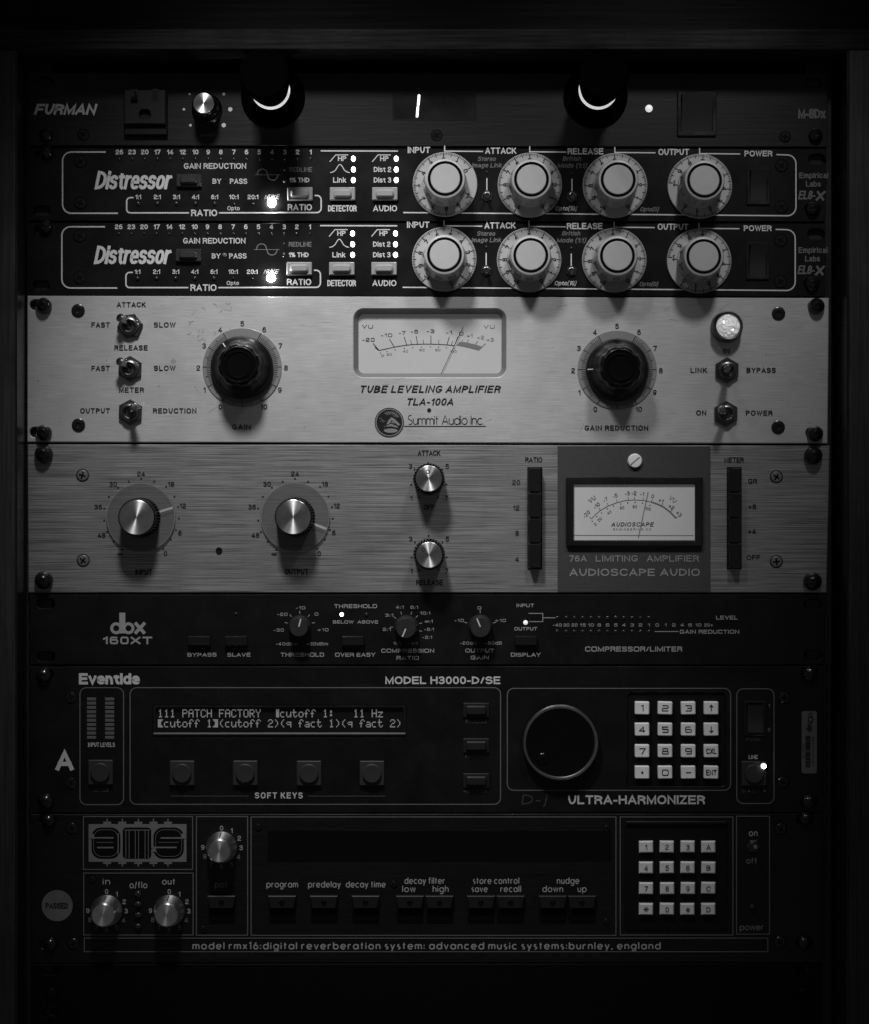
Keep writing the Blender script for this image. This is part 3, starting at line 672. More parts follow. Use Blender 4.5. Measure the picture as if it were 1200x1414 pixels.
# round badge
stn = Layer(u.o, u.cx, u.cy, 'stain', .3)
for x, y, q in ((239.5, 498.5, 3.4), (219, 533, 1.4), (147, 497, 1.1), (53, 526, 1.3), (612, 497, 0), (1058, 489, 1), (262, 447, 1.2), (420, 590, 1)):
    if q: stn.dot(x, y, q, 12, q * .8)
for i in range(16):
    x = random.uniform(262, 320); y = random.uniform(415, 480); a = random.uniform(0, 3); stn.line([(x, y), (x + 4 * math.cos(a), y + 4 * math.sin(a)), (x + 7 * math.cos(a + .5), y + 7 * math.sin(a + .5))], .5)
for i in range(70):
    x = random.uniform(45, 1135); y = random.uniform(412, 606); a = random.gauss(0, .5)
    if 485 < x < 702 and y < 525: continue
    q = random.uniform(3, 16); stn.line([(x, y), (x + q * math.cos(a), y + q * math.sin(a))], random.uniform(.15, .35))
bd = u.part('round_badge', MB().lathe([(20.4, 0), (20.4, .8), (0, .8)], 48).mesh('round_badge', ['print_midgrey']), 537.6, 583.2)
bl = Layer(bd, 0, 0, 'print_black', 1.0, 'badge_emblem')
bl.line(circ(0, 0, 19.6, 48), .8, True); bl.dot(0, 0, 17.6, 40)
bw = Layer(bd, 0, 0, 'badge_light', 1.5, 'badge_emblem')
for i in range(9):
    a = R(20 + i * 13); bw.poly([(1 + 5 * math.cos(a), -6 - 4 * math.sin(a)), (1 + 13 * math.cos(a - .06), -4 - 11 * math.sin(a - .06)), (1 + 13 * math.cos(a + .06), -4 - 11 * math.sin(a + .06))])
bw.poly([(-4, 3), (-1, -3), (3, -7), (8, -4), (12, 0), (15, 3), (13, 5), (8, 1), (3, -3), (0, 2)])
bw.poly([(-6, 6), (2, 2), (10, 5), (13, 8), (3, 5.5)])
bw.poly([(x, y) for x, y in circ(2, 11.5, 9.5, 20, 3)])
for i in range(14): x = random.uniform(-15, -6); y = random.uniform(-7, 10); bw.poly([(x, y), (x + 1.3, y + .3), (x + .4, y + 1.2)])
for i in range(6): x = random.uniform(-3, 10); y = random.uniform(-1, 6); bw.line([(x, y), (x + 4, y + 1.6)], .5)
# scalloped knobs
def scallop():
    def rf(t, r, z):
        if z > 15: return -1.7 * max(0, math.cos(8 * t)) ** .8 * min(1, (z - 15) / 8)
        return 0
    pr = [(43, 0), (43, 7), (42, 9.5), (39, 12.5), (35.5, 17), (32.6, 24), (31, 34), (30, 44), (28.8, 48.5), (27, 51.5), (25, 53)]
    b = MB().lathe(pr + [(23.5, 53.4)], 160, 0, rf)
    b.lathe([(24.6, 53.4), (24, 54.6), (23, 54.6), (22.4, 53.2), (18.8, 53.2), (18.4, 54.8), (17.2, 54.8), (16.8, 53.4), (0, 53)], 96)
    return b.mesh('knob', ['bakelite'])
def ring_marks():
    l = Layer(None, 0, 0, 'print_black', 1.9, 'scale_marks')
    for i in range(101):
        a = R(90 + 151 - 3.02 * i); M = i % 10 == 0; m5 = i % 5 == 0
        l.line([(43 * math.cos(a), 43 * math.sin(a)), ((54 if M else (52 if m5 else 49.5)) * math.cos(a), (54 if M else (52 if m5 else 49.5)) * math.sin(a))], 1.1 if M else .75)
    return l
RM = ring_marks()
for cx, cy, rot in ((334.5, 507.5, 38), (852, 511, 90)):
    rg = u.part('scale_ring', memo('srg', lambda: MB().lathe([(54.6, 0), (54.6, 1.2), (54, 1.7), (30, 1.7)], 96).mesh('scale_ring', ['scale_ring'])), cx, cy)
    RM.par.append(rg)
    kn = u.part('knob', memo('sck', scallop), cx, cy, 1.5, rot)
    u.part('pointer_mark', memo('pmk', lambda: MB().add([(-.7, 34.5, 18.2), (.7, 34.5, 18.2), (.7, 41.5, 10.9), (-.7, 41.5, 10.9)], [[0, 1, 2, 3]]).mesh('pointer_mark', ['print_white'])), parent=kn)
for x, y, tip, ln in ((180, 450.5, (-12, 11), 26), (180, 509.5, (-12.5, 10), 26), (180.5, 569.5, (11, 6), 40)): toggle(u, x, y, 18, tip, ln, rot=random.choice((8, 28)))
for x, y, tip in ((1003.5, 511.5, (-4, 0)), (1002, 571.5, (-11, 4))): toggle(u, x, y, 18, tip, 42, rot=30)
jw = u.part('indicator_lamp', MB().lathe([(22, 0), (22, 4), (21, 8), (20.5, 17), (18.5, 20), (16.6, 19.5), (16.2, 16)], 56).mesh('indicator_lamp', ['nut_steel']), 1003, 451.5)
b = MB(); jf = []
for q in range(8):
    for i in range(22):
        rad = 16.2 * q / 7.0; t = 2 * math.pi * (i + .5 * (q % 2)) / 22
        b.v.append((rad * math.cos(t), rad * math.sin(t), 17 + 4.5 * (1 - (q / 7) ** 2) + random.uniform(-1.4, 1.4)))
for q in range(7):
    for i in range(22): jf.append([q * 22 + i, (q + 1) * 22 + i, (q + 1) * 22 + (i + 1) % 22, q * 22 + (i + 1) % 22])
b.f = jf; b.m = [0] * len(jf); me = b.mesh('jewel_lens', ['jewel']); me.polygons.foreach_set('use_smooth', [False] * len(jf))
u.part('jewel_lens', me, parent=jw)
def flat_black(r): return memo(('fb', r), lambda: MB().lathe([(r, 0), (r, 1.2), (r * .85, 2), (r * .38, 2), (r * .32, .6), (0, .5)], 28).mesh('panel_screw', ['black_plastic']))
for x, y in ((108, 429), (108.5, 587), (1075, 433), (1074.5, 590)): u.part('panel_screw', flat_black(9.3), x, y)
for x, y in ((61, 422.5), (61, 597.5), (1127, 423), (1125, 599)):
    rack_screw(u, x, y, 11, 'black_screw', 15)

# ================================================================ 5. brushed limiting amplifier
u = Unit('limiting_amplifier', 'brushed aluminium limiting amplifier with spun metal knobs and a dark meter section at right', 'amplifier', 590, 717)
panel(u, 'front_panel', [(38, 613.5), (1146, 615.5), (1141.5, 818.5), (39, 818.5)], 'brushed_panel', bev=1)
pm = MB().box(-105.5, -100.5, 105.5, 101, .15, .9, .3)
u.part('meter_plate', pm.mesh('meter_plate', ['meter_plate']), 875.5, 717)
l = Layer(u.o, u.cx, u.cy, 'print_black')
dots = [(195, 661), (178, 665), (213, 665), (163, 673), (229.5, 672), (150.5, 686), (241, 685.5), (144, 702), (246, 700), (144, 718.5), (247, 716), (148, 734.5), (243, 731.5), (157, 748), (236, 745), (169, 759), (225.5, 757.5)]
labs = [('24', 195, 654.3), ('30', 156.3, 668.5), ('18', 236.3, 668.5), ('36', 135.7, 700), ('12', 252.6, 698.5), ('48', 140.3, 739), ('6', 248.5, 735.8), ('0', 228.6, 764.3)]
for dx in (0, 212.5):
    for x, y in dots: l.dot(x + dx, y, 1.3, 10)
    for t, x, y in labs: l.text(t, x + dx, y, 6.8, None, .02)
    l.text('\u221e', 166 + dx, 765, 5.5, 7.5, .02)
l.text('INPUT', 198.5, 790, 8, 23, .025).text('OUTPUT', 409.5, 789.3, 8, 33, .025)
l.text('ATTACK', 592.5, 625.6, 7.4, 31.5, .025).text('OFF', 592.5, 700.4, 7.4, 15, .025).text('RELEASE', 593.2, 804.3, 7.6, 37.5, .025)
for x, y in ((591.5, 639.3), (572.5, 648), (610.5, 648), (567.7, 669.3), (616.3, 668.7), (578.7, 686.5), (605.3, 686.5)):
    l.dot(x, y, 1.3, 10); l.dot(x + .4, y + 100.5, 1.3, 10)
for t, x, y in (('3', 566.8, 643.8), ('5', 617.5, 643.8), ('1', 568, 688), ('7', 616.4, 688)):
    l.text(t, x, y, 7, None, .01); l.text(t, x + .3, y + 100.4, 7, None, .01)
l.text('RATIO', 737, 634.8, 7.2, 23.5, .02).text('METER', 1013.6, 635.2, 7.2, 27, .025)
for t, x, y in (('20', 712.8, 666.3), ('12', 713, 701.3), ('8', 714, 736.3), ('4', 714, 772)): l.text(t, x, y, 7, None, .01)
for t, x, y in (('GR', 1039.3, 664.5), ('+8', 1038.6, 699.7), ('+4', 1038.2, 733.7), ('OFF', 1040.3, 769.8)): l.text(t, x, y, 7, None, .02)
pl = Layer(u.o, u.cx, u.cy, 'print_plate', 1.2)
pl.text('76A', 798, 771.2, 8.6, 24, .02).text('LIMITING', 851.5, 771.2, 8.6, 58, .02).text('AMPLIFIER', 929, 771.2, 8.6, 72, .02).text('AUDIOSCAPE AUDIO', 876.3, 790.3, 10.2, 180, .03)
def ridged(R0, z0, z1, cap, m, n=40, d=1.6):
    return lambda: MB().lathe([(R0 + .8, z0), (R0, z0 + 2), (R0 - .5, z1 - 3), (R0 - 1.6, z1), (cap, z1 + .3)], n * 6, 0,
            lambda t, r, z: -d * (math.cos(n * t) > .1) if z0 + 1 < z < z1 - .5 else 0).mesh('knob', [m])
for cx, cy, ang in ((195, 714.5, 17), (408, 713.8, -21)):
    dc = u.part('clear_dial', memo('cdl', lambda: MB().lathe([(47.6, 0), (47.6, 3.4), (46.6, 4.2), (24, 4.2)], 96).mesh('clear_dial', ['acrylic_dial'])), cx, cy, .3)
    u.part('dial_rim', memo('drm', lambda: MB().ribbon(circ(0, 0, 46.8, 72), .8, 4.4, 0, True).mesh('dial_rim', ['scale_ring'])), parent=dc)
    a = R(ang); L1 = MB().ribbon([(26 * math.cos(a), 26 * math.sin(a)), (46 * math.cos(a), 46 * math.sin(a))], 3.2, 4.5)
    u.part('pointer_mark', L1.mesh('pointer_mark', ['print_ams']), parent=dc)
    kn = u.part('knob', memo('rk1', ridged(26.5, 4, 44, 23.5, 'gloss_black')), cx, cy, .5, random.uniform(0, 20))
    cp = u.part('knob_cap', memo('rk1c', lambda: MB().lathe([(23.6, 43), (23.6, 45.4), (22.8, 46), (0, 46)], 96).mesh('knob_cap', ['spun_aluminium'])), parent=kn)
for cx, cy, mx, my in ((592.3, 661.5, -1.5, 9.5), (592.6, 765.5, -7.5, 7.5)):
    kn = u.part('knob', memo('rk2', ridged(21, 0, 40, 17.8, 'gloss_black', 30, 1.6)), cx, cy, 0)
    u.part('knob_cap', memo('rk2c', lambda: MB().lathe([(17.8, 39), (17.8, 42.4), (17, 43.2), (0, 43.2)], 96).mesh('knob_cap', ['spun_aluminium'])), parent=kn)
    u.part('pointer_mark', memo('rk2p', lambda: MB().ribbon(circ(0, 0, 2.3, 20), .9, 43.6, 0, True).mesh('pointer_mark', ['print_black'])), mx, my, parent=kn)
for x0, ys, in ((738.5, 645), (1013.8, 645)):
    bz = u.part('switch_bank', memo('swb', lambda: MB().prism(rr(-10.3, -70.5, 10.3, 70.5, .5), 0, 1.5, .4, 0, [rr(-8.8, -69.3, 8.8, 69.3, .3)]).mesh('switch_bank', ['matte_black'])), x0, 715.3)
    for i in range(4):
        u.part('push_button', memo('swk', lambda: MB().box(-8.2, -16.8, 8.2, 16.8, 0, 15, 1.4, 0, 1).mesh('push_button', ['black_plastic'])), 0, 52.2 - 34.8 * i, -2 if False else (0, 1.5, .6, 1)[i], parent=bz)
u.part('hole_disc', flat_black(4.6), 302.5, 760)  # black disc stands in for the shade inside an open hole
for x, y in ((114, 656.5), (115, 774), (1072, 658.5), (1072, 775.5)): u.part('panel_screw', phillips(7.6, 'bright_screw', 2), x, y, 0, random.uniform(0, 90))
for x, y in ((61, 627), (61, 801), (1122.5, 629), (1121.5, 802.5)): rack_screw(u, x, y, 12.5, 'black_screw', 17)
sc = u.part('meter_screw', MB().lathe([(10, 0), (10, 3), (8.6, 5), (0, 5.4)], 32).mesh('meter_screw', ['lamp_screw']), 876.5, 636.5, .9)
u.part('screw_slot', MB().ribbon([(-6, -5), (6, 5)], 1.3, 5.7).mesh('screw_slot', ['print_dim']), parent=sc)
mt = u.part('meter', MB().prism(rr(-94, -48, 94, 48, 1.5), 0, 7, 1.5, 0, [rr(-83.5, -39.5, 83.5, 37.5, .6)]).mesh('meter', ['black_plastic']), 875.5, 706.5, .9)
u.part('meter_face', MB().box(-83.4, -39.4, 83.4, 37.4, .2, 3).mesh('meter_face', ['meter_paper_lit']), parent=mt)
u.part('glass', MB().box(-83.4, -39.4, 83.4, 37.4, 5, 5.4).mesh('glass', ['glass']), parent=mt)
def Q(x, y): return (750 + x / 2.79, 605 + y / 2.79)
ml = Layer(mt, 875.5, 706.5, 'print_black', 3.3, 'meter_scale')
ml.line([Q(*p) for p in ((185, 311), (200, 295), (220, 278), (250, 261), (285, 248), (318, 240), (350, 238), (383, 240), (415, 246))], .7)
mg = Layer(mt, 875.5, 706.5, 'print_dim', 3.3, 'meter_scale'); mg.line([Q(*p) for p in ((415, 246), (440, 254), (462, 265), (488, 284), (510, 308))], 2)
for t, x, y, r in (('-20', 166, 293, 48), ('-10', 205, 260, 38), ('-7', 239, 237, 27), ('-5', 276, 222, 17), ('-3', 323, 213, 7), ('-2', 349, 212, 0), ('-1', 381, 215, -6), ('0', 421, 224, -15), ('+1', 453, 240, -25), ('+2', 493, 265, -35), ('+3', 522, 291, -46)):
    ml.text(t, *Q(x, y), 5.4, None, .0, 0, r)
ml.text('VU', *Q(188, 236), 6, None, 0, 0, 36); mg.text('VU', *Q(498, 236), 6, None, 0, 0, -38)
for t, x, y, r in (('0', 200, 331, 48), ('20', 217, 313, 42), ('40', 254, 286, 26), ('60', 303, 268, 10), ('80', 352, 264, 0), ('100', 403, 272, -14)): ml.text(t, *Q(x, y), 4, None, 0, 0, r)
for x, y in ((188, 320), (206, 302), (224, 288), (246, 272), (270, 261), (298, 253), (325, 249), (353, 247), (382, 251), (410, 259)): ml.dot(*Q(x, y), .85, 8)
for (a, b_) in (((185, 311), (178, 303)), ((220, 278), (213, 268)), ((250, 261), (245, 249)), ((285, 248), (281, 236)), ((328, 239), (326, 226)), ((350, 238), (350, 226)), ((383, 240), (385, 228)), ((415, 246), (420, 236)), ((455, 261), (461, 251)), ((488, 284), (496, 276)), ((510, 308), (517, 302))):
    ml.line([Q(*a), Q(*b_)], .6)
ml.text('AUDIOSCAPE', *Q(344, 332), 5.8, 58, .015, .25, sp=1.1).text('ENGINEERING CO', *Q(342, 351), 2.8, 52, 0, 0, sp=1.4)
mg.line([Q(118, 374), Q(577, 375)], .7)
nd = Layer(mt, 875.5, 706.5, 'print_black', 4.2, 'needle'); nd.line([Q(365, 383), Q(403, 207)], .7)

# ================================================================ 6. slim black compressor limiter
u = Unit('compressor_limiter', 'slim black compressor limiter with dim grey wide lettering and three small knobs', 'compressor', 590, 868)
panel(u, 'front_panel', [(41, 821), (1140, 821), (1139, 918), (41, 918)], 'black_paint', [slot(63, 833.5, 26, 13), slot(63, 906.5, 26, 13), slot(1123, 835, 26, 13), slot(1123, 905, 26, 13)])
l = Layer(u.o, u.cx, u.cy, 'print_dbx', style='E')
# logo drawn as strokes
for cx, st in ((160.5, 1), (177.5, -1)):
    l.line(circ(cx, 867.5, 6.2, 24), 4, True); l.line([(cx + 6.6 * st, 874.5), (cx + 6.6 * st, 846)], 4.4)
l.line([(186.5, 859.8), (200, 874.8)], 4.6).line([(200.3, 859.8), (186.5, 874.8)], 4.6)
l.text('160XT', 176.3, 884.3, 10.5, 68, .05)
for t, x, y, wd, h in (('BYPASS', 279, 904, 40, 5.4), ('SLAVE', 330, 904, 32, 5.4), ('THRESHOLD', 417.5, 904, 60, 5.6), ('THRESHOLD', 491, 837, 59, 5.4), ('OVER EASY', 490.5, 904, 55.5, 5.6),
                       ('COMPRESSION', 563, 898.5, 73, 5.4), ('RATIO', 563, 908.5, 31, 5.4), ('OUTPUT', 662.5, 898.3, 40, 5.4), ('GAIN', 662.5, 908, 25, 5.4), ('DISPLAY', 726, 904, 41, 5.4),
                       ('INPUT', 725.3, 836, 24, 4.6), ('OUTPUT', 726, 868.2, 31.5, 4.6), ('BELOW', 474, 858.8, 28.5, 4.4), ('ABOVE', 508, 858.8, 28.5, 4.4), ('LEVEL', 1003.7, 852.8, 30, 5.4),
                       ('GAIN REDUCTION', 979.7, 872.3, 82, 5.4), ('COMPRESSOR/LIMITER', 875, 896.2, 134, 7)):
    l.text(t, x, y, h, wd, .035)
for t, x, y, wd in (('-10', 415, 839.3, 13), ('-20', 390, 848.3, 14), ('0', 437, 848, 5), ('-30', 385, 870, 14), ('+10', 446, 869.6, 15), ('-40dBm', 396, 889, 30), ('+20dBm', 438, 889, 30),
                    ('4:1', 552, 838.5, 10.5), ('6:1', 572, 838.5, 10.5), ('3:1', 537.5, 849.5, 11), ('10:1', 587, 846.6, 14), ('2:1', 534, 869, 11), ('\u221e:1', 592, 858, 11), ('-5:1', 592.5, 869, 13), ('-2:1', 590, 880, 13),
                    ('1:1', 548, 888.5, 10), ('-1:1', 570, 888.5, 13), ('0', 662, 839.4, 5), ('-10', 634, 856.8, 13), ('+10', 691, 856.8, 15), ('-20dB', 647, 888, 23), ('+20dB', 681, 888, 24)):
    l.text(t, x, y, 4.2, wd, .02)
lx = [(769.5, '-40'), (782, '30'), (793.3, '20'), (804.7, '15'), (816, '10'), (827.5, '8'), (839, '6'), (850.3, '5'), (861.5, '4'), (873, '3'), (884.5, '2'), (896, '1'), (907.5, '0'), (919, '1'), (930.5, '2'), (942, '4'), (953, '6'), (964.3, '10'), (978.5, '20+')]
for x, t in lx: l.text(t, x, 863, 4.2, 12 if len(t) == 3 else (8 if len(t) == 2 else None), .02, kx=1.4)
l.line([(730, 847), (749.5, 847), (749.5, 858.3), (731, 858.3)], 1).line([(749.5, 853), (767.5, 853)], 1).line([(904, 872), (937, 872)], 1)
for x, y, r, ang, ticks in ((414, 865, 15.5, 76, (90, 130, 50, 165, 15)), (561, 866, 16.5, 247, (110, 70, 140, 45, 15, 345, 180)), (663, 865, 16.5, 112, (90, 165, 15))):
    kn = u.part('knob', memo(('dbk', r), lambda: MB().lathe([(r, 0), (r - .6, 10), (r - 2.4, 22), (r - 3.4, 24), (0, 24)], 96, 0, lambda t, q, z: -.6 * (math.cos(24 * t) > 0) if 0 < z < 22.5 else 0).mesh('knob', ['dark_plastic'])), x, y)
    a = R(ang); u.part('pointer_mark', MB().ribbon([(1 * math.cos(a), 1 * math.sin(a)), ((r - 3.6) * math.cos(a), (r - 3.6) * math.sin(a))], 1.7, 24.3).mesh('pointer_mark', ['print_white']), parent=kn)
    for t in ticks: l.line([(x + (r + 2) * math.cos(R(t)), y - (r + 2) * math.sin(R(t))), (x + (r + 6) * math.cos(R(t)), y - (r + 6) * math.sin(R(t)))], .9)
led(u, 472, 848.5, 2.9, 'led_on', 2.2); led(u, 506, 848.5, 2.6, 'led_off', 2); led(u, 725.7, 859.6, 3.2, 'led_soft', 2.2)
for x, t in lx[:12]: led(u, x, 853, 2.5, 'led_off', 1.4); led(u, x, 872, 2.5, 'led_off', 1.4)
for x in (275.5, 326.5, 487.5, 726):
    u.part('push_button', memo('dbb', lambda: MB().box(-15.5, -6.5, 15.5, 6.5, 0, 8, 1.2, 0, .8).mesh('push_button', ['black_plastic'])), x, 884.5)
for x, y in ((326, 847.5),): led(u, x, y, 1.8, 'led_off', 1.4)

# ================================================================ 7. effects processor
u = Unit('effects_processor', 'black harmonizer effects processor with text screen, large dark wheel and white sixteen-key pad', 'effects processor', 590, 1021)
panel(u, 'front_panel', [(41, 920.5), (1138, 920), (1137, 1122), (41, 1123)], 'black_paint', [slot(62, 931, 24, 13), slot(63, 1107, 24, 13), slot(1118, 929, 24, 13), slot(1117, 1107, 24, 13),
      rr(211, 974, 561, 1018, 1.5, 3), rr(866, 956, 1002, 1086, 6, 5)])
fl = Layer(u.o, u.cx, u.cy, 'print_line')
for x0, y0, x1, y1 in ((110.5, 949.5, 170.7, 1111), (179.7, 949.5, 691.2, 1110.6), (1017.3, 951, 1068.7, 1109.5)): fl.frame(x0, y0, x1, y1, 9, 1.3)
fr3 = rr(700.5, 950.5, 1008.8, 1091.3, 9)
fl.own('printed_outline', fr3, 1.3, True)
fl.line([(236, 1099.2), (343, 1099.2)], .5).line([(425, 1099.2), (532, 1099.2)], .5)
l = Layer(u.o, u.cx, u.cy, 'print_eventide')
l.text('Eventide', 151, 937.3, 15.5, 84, .055).text('MODEL H3000-D/SE', 611.5, 939.3, 10.5, 159, .035).text('ULTRA-HARMONIZER', 879, 1104.3, 12.3, 189, .035)
l.text('SOFT KEYS', 385, 1098.3, 8.4, 66, .03, sp=1.25).text('A', 89.3, 1050.3, 27, 25, .045).text('INPUT LEVELS', 140.3, 1028.3, 6, 37, .0)
l.text('LINE', 1040, 1045.3, 5.4, 12.5, .01)
df = Layer(u.o, u.cx, u.cy, 'print_faint')
for t, x, y, wd in (('LEVELS', 140, 1091, 19), ('PROGRAM', 657.5, 996.3, 29), ('FUNCTION', 657, 1044.3, 29), ('PARAMETER', 656.5, 1092.5, 32), ('POWER', 1040.5, 1020, 19), ('IN', 1027, 1092, 5), ('OUT', 1044, 1092, 11)): df.text(t, x, y, 5, wd)
df.dot(1034, 1092, 1.8); df.dot(1056, 1092, 1.8)
pm_ = Layer(u.o, u.cx, u.cy, 'print_midgrey'); pm_.text('1', 1062, 974.5, 5, None, .02).text('0', 1062, 1007.5, 5, None, .02)
sm = Layer(u.o, u.cx, u.cy, 'pen_mark'); sm.text('D-j', 738, 1104, 14, 34, .0, .15); sm.line([(760, 1093), (775, 1090), (790, 1094)], .6)
# level bars
bz = u.part('level_meter', MB().prism(rr(-23, -33, 23, 33, 1), 0, .4).mesh('level_meter', ['matte_black']), 139.5, 992.5)
for xx in (-13, 12):
    for i in range(10):
        u.part('segment', memo('seg', lambda: MB().box(-6.3, -2, 6.3, 2, .4, 1.2, .3).mesh('segment', ['bar_segment'])), xx, 27.2 - 5.9 * i, parent=bz)
def square_key(x, y):
    return u.part('push_button', memo('sqk', lambda: MB().box(-17, -17, 17, 17, 0, 5, 1, 0, 1.5).lathe([(13.2, 4), (13.2, 8), (12, 9.2), (10, 9.2), (0, 8.4)], 40).mesh('push_button', ['soft_button'])), x, y)
for x, y in ((139.5, 1066), (252, 1067), (339, 1067), (427, 1067.3), (513.8, 1067.3), (1040.5, 1067.5)): square_key(x, y)
led(u, 1053.3, 1057, 4, 'led_on', 12)
for y in (980.5, 1029.5, 1077.8): u.part('push_button', memo('evb', lambda: MB().box(-18, -10, 18, 10, 0, 3, .8, 0, 1).box(-14, -6.5, 14, 6.5, 2.5, 8, 2, 0, 2).mesh('push_button', ['side_button'])), 657.5, y)
# LCD
lc = u.part('screen', MB().box(-174.5, -21.5, 174.5, 21.5, -9, -5).mesh('screen', ['lcd_dark']), 386, 996)
u.part('screen_frame', MB().prism(rr(-174.5, -21.8, 174.5, 21.8, 1), -6, -.5, .3, 0, [rr(-171, -15.5, 171, 19, 1)]).mesh('screen_frame', ['black_plastic']), parent=lc)
u.part('screen_edge_glint', MB().box(-174, -18.6, 174, -15.8, -1, 2.6, .8).mesh('screen_edge_glint', ['bar_segment']), parent=lc)  # pale bar stands in for the reflection along the window's lower bevel
F57 = {'1': '00100 01100 00100 00100 00100 00100 01110', '2': '01110 10001 00001 00110 01000 10000 11111', 'P': '11110 10001 10001 11110 10000 10000 10000', 'A': '01110 10001 10001 11111 10001 10001 10001',
       'T': '11111 00100 00100 00100 00100 00100 00100', 'C': '01110 10001 10000 10000 10000 10001 01110', 'H': '10001 10001 10001 11111 10001 10001 10001', 'F': '11111 10000 10000 11110 10000 10000 10000',
       'O': '01110 10001 10001 10001 10001 10001 01110', 'R': '11110 10001 10001 11110 10100 10010 10001', 'Y': '10001 10001 01010 00100 00100 00100 00100', 'c': '00000 00000 01110 10000 10000 10000 01110',
       'u': '00000 00000 10001 10001 10001 10011 01101', 't': '01000 01000 11110 01000 01000 01001 00110', 'o': '00000 00000 01110 10001 10001 10001 01110', 'f': '00110 01001 01000 11100 01000 01000 01000',
       ':': '00000 01100 01100 00000 01100 01100 00000', 'z': '00000 00000 11111 00010 00100 01000 11111', '(': '00010 00100 01000 01000 01000 00100 00010', ')': '01000 00100 00010 00010 00010 00100 01000',
       '[': '11111 11110 11100 11100 11100 11110 11111', ']': '11111 01111 00111 00111 00111 01111 11111', '|': '00111 00111 00111 00111 00111 00111 00111', 'q': '00000 00000 01111 10001 01111 00001 00001',
       'a': '00000 00000 01110 00001 01111 10001 01111', ' ': '00000 ' * 7}
cl = Layer(lc, 386, 996, 'lcd_pixel', -4.6, 'screen_text')
for row, y in (('111 PATCH FACTORY |cutoff 1:   11 Hz', 980), ('[cutoff 1](cutoff 2)(q fact 1)(q fact 2)', 993.8)):
    if row[0] == '1': row = '111 PATCH FACTORY  |cutoff 1:   11 Hz'
    for i, ch in enumerate(row):
        g = F57[ch].split()
        for r_, bits in enumerate(g):
            for c_, bt in enumerate(bits):
                if bt == '1':
                    X0 = 217.5 + i * 8.45 + c_ * 1.42; Y0 = y + r_ * 1.6
                    cl.mb.add([(X0 - 386, 996 - Y0 - 1.42, -4.6), (X0 + 1.28 - 386, 996 - Y0 - 1.42, -4.6), (X0 + 1.28 - 386, 996 - Y0, -4.6), (X0 - 386, 996 - Y0, -4.6)], [[0, 1, 2, 3]])
# wheel
wh = u.part('jog_wheel', MB().lathe([(53, 0), (53, 11), (52.4, 13.5), (50.5, 15.8), (48, 15.8), (46.8, 14.4), (44, 13.6), (20, 13.2), (0, 13.2)], 120, 0, None, 0, 0, [0, 0, 1, 1, 1, 0, 0, 0]).mesh('jog_wheel', ['gloss_black', 'rim_metal']), 773, 1024)
u.part('finger_dimple', MB().lathe([(9, .1), (8, 1.4), (6, 2.4), (3.5, 3), (0, 3.2)], 32).mesh('finger_dimple', ['gloss_black']), -24, -22, 13.4, parent=wh)
# keypad
kp = u.part('keypad', MB().box(-67.5, -64.5, 67.5, 64.5, -8, -3.2, 0, 0, 6).mesh('keypad', ['matte_black']), 934, 1021)
ke = []
rows = ('123U', '456D', '789C', '.0-E')
key_me = lambda: MB().box(-9.8, -8.8, 9.8, 8.8, -3.2, 5.5, 1.1, 0, 1.4).mesh('key', ['key_white'])
SQ = {'1': [[(-1.5, -3), (1.2, -4), (1.2, 4)]], '2': [[(-4, -3.6), (3, -3.6), (4, -2.6), (4, -.8), (3, 0), (-3, 0), (-4, .8), (-4, 3.6), (4.2, 3.6)]],
      '3': [[(-4, -3.6), (3.2, -3.6), (4, -2.8), (4, -.6), (3.2, 0), (-1.5, 0)], [(3.2, 0), (4, .6), (4, 2.8), (3.2, 3.6), (-4, 3.6)]], '4': [[(1.5, 4), (1.5, -3.8), (-4, 1.6), (4, 1.6)]],
      '5': [[(4, -3.6), (-3.8, -3.6), (-3.8, -.4), (3.2, -.4), (4, .4), (4, 2.8), (3.2, 3.6), (-4, 3.6)]], '6': [[(3, -3.6), (-3, -3.6), (-4, -2.6), (-4, 2.8), (-3.2, 3.6), (3.2, 3.6), (4, 2.8), (4, .6), (3.2, -.2), (-3.8, -.2)]],
      '7': [[(-4, -3.6), (4, -3.6), (-.5, 4)]], '8': [rr(-3.4, -3.7, 3.4, -.1, 1) + [rr(-3.4, -3.7, 3.4, -.1, 1)[0]], rr(-4, .1, 4, 3.7, 1) + [rr(-4, .1, 4, 3.7, 1)[0]]],
      '9': [[(-3, 3.6), (3, 3.6), (4, 2.6), (4, -2.8), (3.2, -3.6), (-3.2, -3.6), (-4, -2.8), (-4, -.6), (-3.2, .2), (3.8, .2)]], '0': [rr(-4, -3.7, 4, 3.7, 1.6) + [rr(-4, -3.7, 4, 3.7, 1.6)[0]]],
      'U': [[(0, 4), (0, -4)], [(-2.6, -1.4), (0, -4.2), (2.6, -1.4)]], 'D': [[(0, -4), (0, 4)], [(-2.6, 1.4), (0, 4.2), (2.6, 1.4)]], '-': [[(-3.6, 0), (3.6, 0)]], '.': [[(-1, 0), (1, 0)]]}
for r_, (row, y) in enumerate(zip(rows, (977.3, 1006.7, 1036.5, 1066))):
    for ch, x in zip(row, (886.3, 918, 950, 981.5)):
        kx, ky = x - 934 + (x - 934) * 0, 1021 - y
        ko = u.part('key', memo('kwh', key_me), kx, ky, 0, random.uniform(-1.5, 1.5), parent=kp)
        if ch in 'CE': pass
